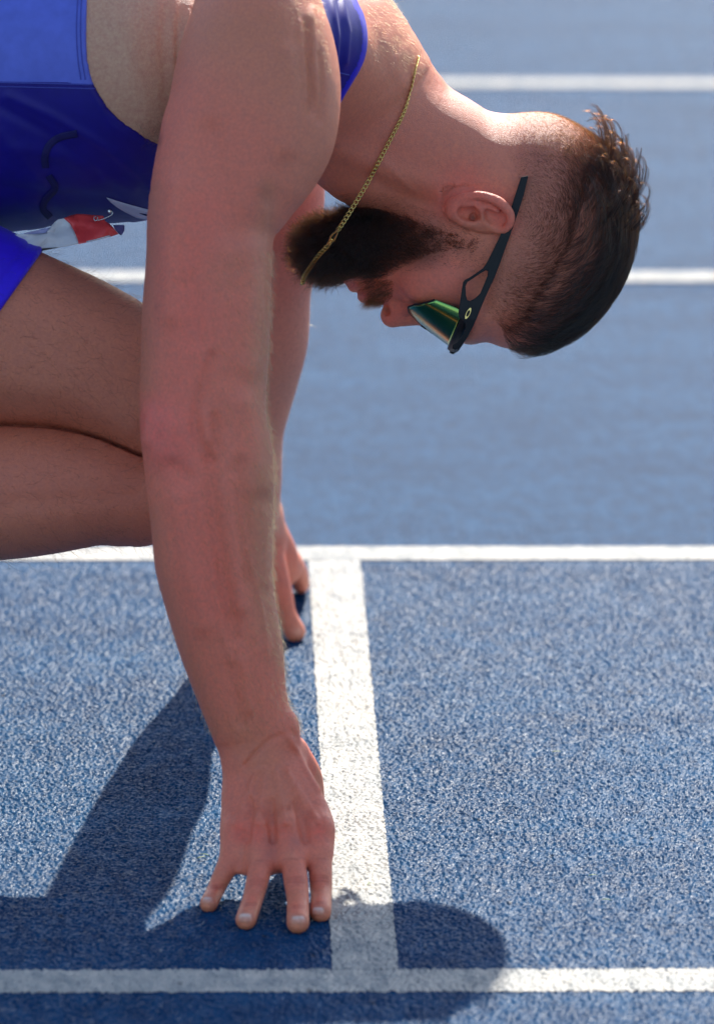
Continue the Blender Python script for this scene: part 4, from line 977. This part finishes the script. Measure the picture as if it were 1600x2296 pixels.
def bdepth(u, v): return 4.640 + .004 * math.sin(u * .035 + v * .03) + .0045 * mnoise.noise(Vector((u * .028, v * .05, 3.1))) + .0016 * abs(mnoise.noise(Vector((u * .09, v * .11, 7.7)))) + (v - 500) * -.00022 + .00016 * max(0, 60 - u)
def bibpart(name, pts, m, off, cell=9):
    P, T = poly_mesh([b3(*q) for q in pts], cell)
    o = mesh_obj(name, np.array([D(u, v, bdepth(u, v) - off) for u, v in P]), T, m)
    so = o.modifiers.new('thickness', 'SOLIDIFY'); so.thickness = .00035; so.offset = 0
    return adopt(o, bib)
bibpart('white_panel', [(-160, 380), (-20, 398), (90, 428), (230, 428), (330, 425), (420, 415), (500, 405), (505, 350), (498, 320), (530, 292), (585, 282), (640, 330), (680, 400), (705, 460), (720, 515), (640, 530), (535, 548), (400, 575), (330, 585), (100, 620), (-160, 640)], M_PAPER, .0)
bibpart('red_panel', [(585, 281), (640, 258), (700, 243), (760, 243), (850, 252), (945, 258), (965, 310), (1000, 328), (1040, 370), (1085, 425), (1000, 452), (900, 478), (790, 502), (722, 516), (706, 460), (681, 400), (641, 330)], M_RED, .0)
bibpart('dark_corner', [(1035, 345), (1080, 342), (1139, 342), (1139, 395), (1110, 438), (1088, 424), (1060, 392)], M_INK, -.004)
bibpart('printed_band', [(250, 576), (400, 556), (536, 548), (420, 572), (330, 587)], M_BLACK, .0009)
bibpart('printed_label', [(790, 492), (880, 470), (1000, 436), (1012, 448), (900, 478), (795, 503)], M_PAPER, .0009)
bibpart('inner_fold', [(215, 420), (300, 400), (400, 375), (500, 355), (498, 408), (380, 425), (300, 428)], M_LILAC, -.006)
pin = thing('safety_pin', 'bent steel safety pin holding the red corner of the race bib', 'safety pin', D(*b3(940, 260), 4.63))
wire = [D(*b3(x, y), 4.632 - z) for x, y, z in ((868, 290, 0), (895, 300, .002), (940, 290, .003), (990, 268, .004), (1022, 250, .004), (1031, 228, .004), (1020, 212, .003), (1000, 210, .002), (985, 212, .001))]
X, Q = sweep(catmull(wire, 40), .00045, 6); adopt(mesh_obj('wire', X, Q, M_STEEL), pin)
X, Q = sweep([D(*b3(878 + 17 * math.cos(t), 283 + 20 * math.sin(t)), 4.629 + .0004 * t) for t in np.linspace(0, 4 * math.pi, 40)], .00045, 6); adopt(mesh_obj('coil', X, Q, M_STEEL), pin)
X, Q = sweep([D(*b3(x, y), 4.629) for x, y in ((984, 212), (994, 212), (1004, 216), (1014, 226), (1018, 236))], np.array([[.0006, .0006], [.0017, .001], [.0022, .0012], [.0016, .001], [.0006, .0006]]), 8); adopt(mesh_obj('cap', X, Q, M_STEEL), pin)
# ------------------------------------------------------------------ hair
def hair_material(name, mel, red, rough=.32, rad=.5):
    m = bpy.data.materials.new(name); m.use_nodes = True; nt = m.node_tree; nt.nodes.remove(nt.nodes['Principled BSDF'])
    h = nt.nodes.new('ShaderNodeBsdfHairPrincipled'); h.parametrization = 'MELANIN'
    h.inputs['Melanin'].default_value = mel; h.inputs['Melanin Redness'].default_value = red; h.inputs['Roughness'].default_value = rough; h.inputs['Radial Roughness'].default_value = rad
    h.inputs['Random Color'].default_value = .25
    nt.links.new(h.outputs[0], nt.nodes['Material Output'].inputs['Surface']); return m
M_HAIR = hair_material('hair_dark_brown', .89, .5, .17); M_BEARD = hair_material('beard_brown', .87, .6, .28); M_MOUST = hair_material('moustache_tan', .70, .85, .35); M_CHEEK = hair_material('cheek_beard_brown', .76, .6, .3); M_BLOND = hair_material('fine_blond_hair', .22, .5, .35); M_LEG = hair_material('leg_hair', .74, .6, .35); M_FADE = hair_material('short_hair', .80, .5, .35)
def strands(name, P, r0, r1, m, parent):
    """P: (n, k, 3) strand points"""
    n, k = P.shape[:2]
    c = bpy.data.hair_curves.new(name); c.add_curves([k] * n)
    c.position_data.foreach_set('vector', P.astype(np.float32).ravel())
    a = c.attributes.get('radius') or c.attributes.new('radius', 'FLOAT', 'POINT')
    a.data.foreach_set('value', np.tile(np.linspace(r0, r1, k), n).astype(np.float32))
    c.materials.append(m); o = bpy.data.objects.new(name, c); col.objects.link(o); return adopt(o, parent)
FA = np.linalg.norm(np.cross(V[F[:, 2]] - V[F[:, 0]], V[F[:, 3]] - V[F[:, 1]]), axis=1) * .5
FCN = V[F].mean(1); FU, FV, FD = UVD(FCN)
kk = FPX / DH; q_ = FCN - CAM; OU = 800 + (q_ @ RT) * kk; OV = 1148 - (q_ @ UP) * kk; OC = DH - q_ @ FW
def inpoly(u, v, P):
    P = np.asarray(P, float); r = np.zeros(len(u), bool)
    for i in range(len(P)):
        a, b = P[i], P[(i + 1) % len(P)]; c = (a[1] > v) != (b[1] > v); r ^= c & (u < (b[0] - a[0]) * (v - a[1]) / (b[1] - a[1] + 1e-12) + a[0])
    return r
def roots(mask, n, wt=None):
    idx = np.nonzero(mask)[0]; w = FA[idx] * (1 if wt is None else wt[idx]); i = rng.choice(idx, n, p=w / w.sum())
    a, b = rng.random((2, n, 1)); f = F[i]
    return (V[f[:, 0]] * (1 - a) + V[f[:, 1]] * a) * (1 - b) + (V[f[:, 3]] * (1 - a) + V[f[:, 2]] * a) * b, N[f[:, 0]], i
def img(du, dv): return RT * du - UP * dv           # image-plane direction in the place
def unit(x): return x / (np.linalg.norm(x, axis=-1, keepdims=True) + 1e-12)
def field(u, v, cp, s=45.0):
    cp = np.array(cp, float); w = np.exp(-((u[:, None] - cp[:, 0]) ** 2 + (v[:, None] - cp[:, 1]) ** 2) / (2 * s * s)) + 1e-12
    return (w * cp[:, 2]).sum(1) / w.sum(1)
def curl(P, amp, freq, seed=0):
    """adds a growing random wave to every strand"""
    n, k = P.shape[:2]; t = np.linspace(0, 1, k)[None, :]
    D1 = unit(P[:, -1] - P[:, 0]); R_ = unit(rng.normal(size=(n, 3))); A = unit(np.cross(D1, R_)); B = np.cross(D1, A)
    f = freq * (.6 + .8 * rng.random((n, 1))); ph = rng.random((n, 1)) * 6.28; a = amp * (.4 + 1.2 * rng.random((n, 1)))
    w = a * t ** 1.2 * (np.sin(f * t * 6.28 + ph) - np.sin(ph)); w2 = a * t ** 1.2 * (np.cos(f * t * 6.28 + ph) - np.cos(ph))
    return P + w[..., None] * A[:, None] + w2[..., None] * B[:, None]
headz = (np.abs(OC) < .1) & (FD < 4.9)
SCALP = [(1146, 800), (1132, 770), (1118, 738), (1096, 716), (1082, 690), (1094, 640), (1108, 580), (1128, 530), (1160, 505), (1162, 430), (1148, 380), (1118, 330), (1108, 290), (1150, 240), (1500, 200), (1500, 850)]
LEN = [(1090, 690, 1.2), (1110, 600, 1.5), (1130, 540, 1.5), (1175, 430, 2), (1150, 330, 1.2), (1140, 270, .8), (1190, 280, 1.8), (1230, 290, 3), (1290, 300, 5), (1200, 480, 3.5), (1230, 400, 3.5), (1240, 560, 6), (1180, 650, 5), (1150, 720, 6), (1290, 480, 11), (1320, 390, 11), (1350, 340, 10),
       (1370, 420, 28), (1402, 480, 40), (1390, 590, 55), (1330, 690, 60), (1250, 755, 60), (1180, 790, 50), (1300, 600, 34), (1230, 690, 30), (1340, 520, 36)]
sc = headz & inpoly(OU, OV, SCALP)
Lf = field(OU, OV, LEN, 36.0)
CEN = np.array([1165., 500.])
def flow(P):
    q = P - CAM; u = 800 + (q @ RT) * kk; v = 1148 - (q @ UP) * kk; dx = u - CEN[0]; dy = v - CEN[1]
    return unit(dy[:, None] * RT + dx[:, None] * UP)
# short sides and nape
R0, Nr, fi = roots(sc & (Lf < 16), 42000, np.clip(.3 + Lf / 6, .3, 1.4)); L = Lf[fi] * (.55 + .5 * rng.random(len(fi))) / 1000
fl = flow(R0); fl = unit(fl - Nr * (fl * Nr).sum(1)[:, None]); dr = unit(fl * .85 + Nr * .42 + rng.normal(size=R0.shape) * .22)
t = np.linspace(0, 1, 5)[None, :, None]; P = R0[:, None] + dr[:, None] * t * L[:, None, None] - Nr[:, None] * (t ** 2 * L[:, None, None] * .18)
strands('short_hair', curl(P, .0002, .8), .000036, .000018, M_FADE, person)
# long top, combed back close to the skull
R0, Nr, fi = roots(sc & (Lf >= 12), 9000); n = len(fi); L = Lf[fi] * (.75 + .5 * rng.random(n)) / 1000; K = 14
clump = R0[rng.choice(n, 420, replace=False)]; ci = np.argmin(((R0[:, None, :] - clump[None]) ** 2).sum(2), axis=1)
P = np.zeros((n, K, 3)); P[:, 0] = R0; cur = R0.copy(); rnd = rng.normal(size=(420, 3))[ci] * .16 + rng.normal(size=(n, 3)) * .07; top_h = .003 + .0075 * rng.random(n)
def grad(p):
    e = .0008; g = np.stack([cranium.ev(p + e * ax) - cranium.ev(p - e * ax) for ax in np.eye(3)], 1); return unit(g)
for k in range(1, K):
    fl = flow(cur); g = grad(cur); fl = unit(fl - g * (fl * g).sum(1)[:, None] + rnd)
    cur = cur + fl * (L / (K - 1))[:, None]
    d_ = cranium.ev(cur); tgt = top_h * min(1, k / 4) * (1 - .25 * k / K)
    cur = cur + g * ((tgt - d_) * (.8 if k > 2 else .5))[:, None]; P[:, k] = cur
lead = np.zeros((420, K, 3)); cnt = np.bincount(ci, minlength=420)
for k in range(K):
    for ax in range(3): lead[:, k, ax] = np.bincount(ci, weights=P[:, k, ax] - P[:, 0, ax], minlength=420) / np.maximum(cnt, 1)
tk = np.linspace(0, 1, K)[None, :, None] ** 1.2
off = clump[ci][:, None] + lead[ci]; P = P * (1 - .62 * tk) + off * (.62 * tk)
strands('top_hair', curl(P, .0006, .8), .00009, .00003, M_HAIR, person)
# loose curls at the crown, in small locks
m_ = sc & (OU > 1330) & (OV > 330) & (OV < 540)
R0, Nr, fi = roots(m_, 90); nl_ = len(fi); K = 14; L = (.022 + .026 * rng.random(nl_)); g = grad(R0); fl = flow(R0)
cur = R0.copy(); LP = np.zeros((nl_, K, 3)); LP[:, 0] = cur; side = rng.normal(size=(nl_, 3)) * .22; turn = (.8 + .9 * rng.random(nl_))
for k in range(1, K):
    s_ = k / (K - 1); th = turn * (1.9 * s_ - .45)
    dr = unit(fl * np.cos(th - .6)[:, None] + g * (np.cos(th + .25))[:, None] * .8 + side * s_)
    cur = cur + dr * (L / (K - 1))[:, None]; LP[:, k] = cur
rep = np.repeat(np.arange(nl_), 16); jit = rng.normal(size=(len(rep), 1, 3)) * .0011; spread = np.linspace(1.3, .45, K)[None, :, None]
P = LP[rep] + jit * spread; P[:, 0] -= g[rep] * .001
strands('crown_curls', curl(P, .0006, .7), .0001, .00003, M_HAIR, person)
# beard
BEARD = [(735, 618), (760, 634), (790, 626), (812, 618), (838, 628), (872, 624), (911, 602), (953, 584), (1010, 567), (1070, 576), (1072, 552), (1020, 534), (953, 512), (897, 489), (855, 474), (800, 470), (745, 470), (700, 560)]
bm_ = headz & inpoly(OU, OV, BEARD)
BL = [(735, 590, 34), (745, 555, 36), (780, 530, 30), (770, 620, 20), (800, 600, 18), (830, 560, 22), (850, 500, 14), (880, 600, 10), (900, 550, 15), (950, 545, 9), (1000, 550, 5), (1060, 562, 2.5), (860, 480, 7), (800, 478, 20), (760, 500, 30), (930, 590, 7)]
bl = field(OU, OV, BL, 30.0)
R0, Nr, fi = roots(bm_, 24000, np.clip(bl / 14, .10, 1.3)); n = len(fi); L = bl[fi] * (.74 + .32 * rng.random(n)) / 1000
dn = img(-.93, -.30); dr = unit(dn * .95 + Nr * (.62 + .3 * rng.random((n, 1))) + rng.normal(size=(n, 3)) * .24)
K = 9; t = np.linspace(0, 1, K)[None, :, None]; bend = unit(dn + rng.normal(size=(n, 3)) * .5)
P = R0[:, None] + L[:, None, None] * (dr[:, None] * (t - .3 * t * t) + bend[:, None] * .42 * t * t)
# chin underside keeps clear of the lips
cp_ = (OU[fi] + rng.normal(size=n) * 25 > 868) | (rng.random(n) < .07); P = curl(P, .0021, 1.3)
strands('beard', P[~cp_], .00009, .00006, M_BEARD, person); strands('cheek_beard', P[cp_], .00007, .00005, M_CHEEK, person)
# stubble round the beard
m_ = headz & inpoly(OU, OV, [(760, 440), (860, 440), (960, 480), (1040, 520), (1085, 545), (1090, 640), (1040, 610), (960, 610), (900, 620), (1010, 560), (900, 490), (800, 470)])
R0, Nr, fi = roots(m_, 2200); dr = unit(img(-.9, -.2) * .8 + Nr * .6 + rng.normal(size=R0.shape) * .3); L = .0015 + .0016 * rng.random(len(fi)); t = np.linspace(0, 1, 3)[None, :, None]
strands('stubble', R0[:, None] + dr[:, None] * t * L[:, None, None], .00005, .00003, M_FADE, person)
# moustache
m_ = headz & inpoly(OU, OV, [(818, 622), (850, 606), (884, 640), (880, 668), (858, 682), (826, 684), (826, 660)])
R0, Nr, fi = roots(m_, 1900); n = len(fi); dr = unit(img(-.78, .42) * .95 + Nr * .28 + rng.normal(size=(n, 3)) * .28); L = .004 + .006 * rng.random(n); t = np.linspace(0, 1, 6)[None, :, None]
strands('moustache', curl(R0[:, None] + L[:, None, None] * (dr[:, None] * t + img(-.8, .1) * .3 * t * t), .0008, .7), .00007, .00003, M_MOUST, person)
# fine hair on arms, legs, nape; armpit
def fuzz(name, mask, n, L0, L1, dirv, lift, m, r=.00003, amp=.0006, spread=.25, wt=None):
    R0, Nr, fi = roots(mask, n, wt); d0 = dirv(R0) if callable(dirv) else np.broadcast_to(dirv, R0.shape); d0 = unit(d0 - Nr * (d0 * Nr).sum(1)[:, None] + rng.normal(size=R0.shape) * spread)
    L = (L0 + (L1 - L0) * rng.random(len(fi)) ** 1.6) / 1000; t = np.linspace(0, 1, 6)[None, :, None]
    P = R0[:, None] + L[:, None, None] * (d0[:, None] * t + Nr[:, None] * (lift * t - lift * .55 * t * t))
    return strands(name, curl(P, amp, .8), r, r * .5, m, person)
fuzz('arm_hair', (FD < 4.575) & (FV > 560) & (FV < 1640) & (FU > 280), 6500, 3, 10, img(.35, .9), .8, M_BLOND, .00006, wt=np.clip((FU - 380) / 200, .15, 1.5))
fuzz('leg_hair', (FD > 4.555) & (FD < 4.78) & (FU < 480) & (FV > 540) & (FV < 1300), 8500, 4, 17, img(.75, .45), .8, M_LEG, .000055, .0018, .4)
fuzz('far_arm_hair', (FD > 4.86) & (FD < 5.3) & (FV > 640) & (FV < 1160), 1800, 3, 9, img(.4, .8), .9, M_BLOND)
fuzz('neck_hair', (FD > 4.60) & (FD < 4.80) & inpoly(FU, FV, [(815, 0), (880, 0), (960, 140), (900, 250), (830, 150)]), 1500, 2, 6, img(.5, .85), .9, M_BLOND)
fuzz('shoulder_hair', (FD < 4.60) & inpoly(FU, FV, [(560, 0), (720, 0), (740, 160), (690, 260), (600, 80)]), 1200, 2, 5, img(.2, .9), .7, M_BLOND)
fuzz('armpit_hair', (FD > 4.52) & inpoly(FU, FV, [(300, 270), (372, 250), (372, 340), (320, 320)]), 260, 6, 16, img(.3, .9), .9, M_LEG, .00004, .002, .6)

# ------------------------------------------------------------------ grass clippings on the track
M_GRASS = mat('cut_grass', (0.12, 0.20, 0.03), .6)
for u, v, a, lb in ((452, 1923, .4, 'tiny cut grass blade on blue track above the little finger, lower of two'), (460, 1917, -.5, 'tiny cut grass blade on blue track above the little finger, upper of two'), (827, 1982, 1.1, 'tiny cut grass blade lying on the white start line near the hand'),
        (1328, 1963, .2, 'tiny cut grass blade on sunlit track, just above the head shadow at right'), (1359, 2018, -.2, 'tiny cut grass blade on sunlit track, lowest one right of the start line'), (1247, 1686, .1, 'tiny cut grass blade on sunlit track, farthest one right of the start line')):
    p0 = GZ(u, v, .0030); dv_ = np.array([math.cos(a), math.sin(a), 0]); pts = [p0 + dv_ * t * .004 + np.array([0, 0, .0009 * (1 - t * t)]) for t in np.linspace(-1, 1, 9)]
    X, Q = sweep(pts, np.array([[.0007 * (1 - abs(t) ** 2) + .00012, .00018] for t in np.linspace(-1, 1, 9)]), 6, ref=(0, 0, 1))
    tag(mesh_obj('grass_blade', X, Q, M_GRASS), lb, 'grass blade', 'grass clippings scattered on the track')
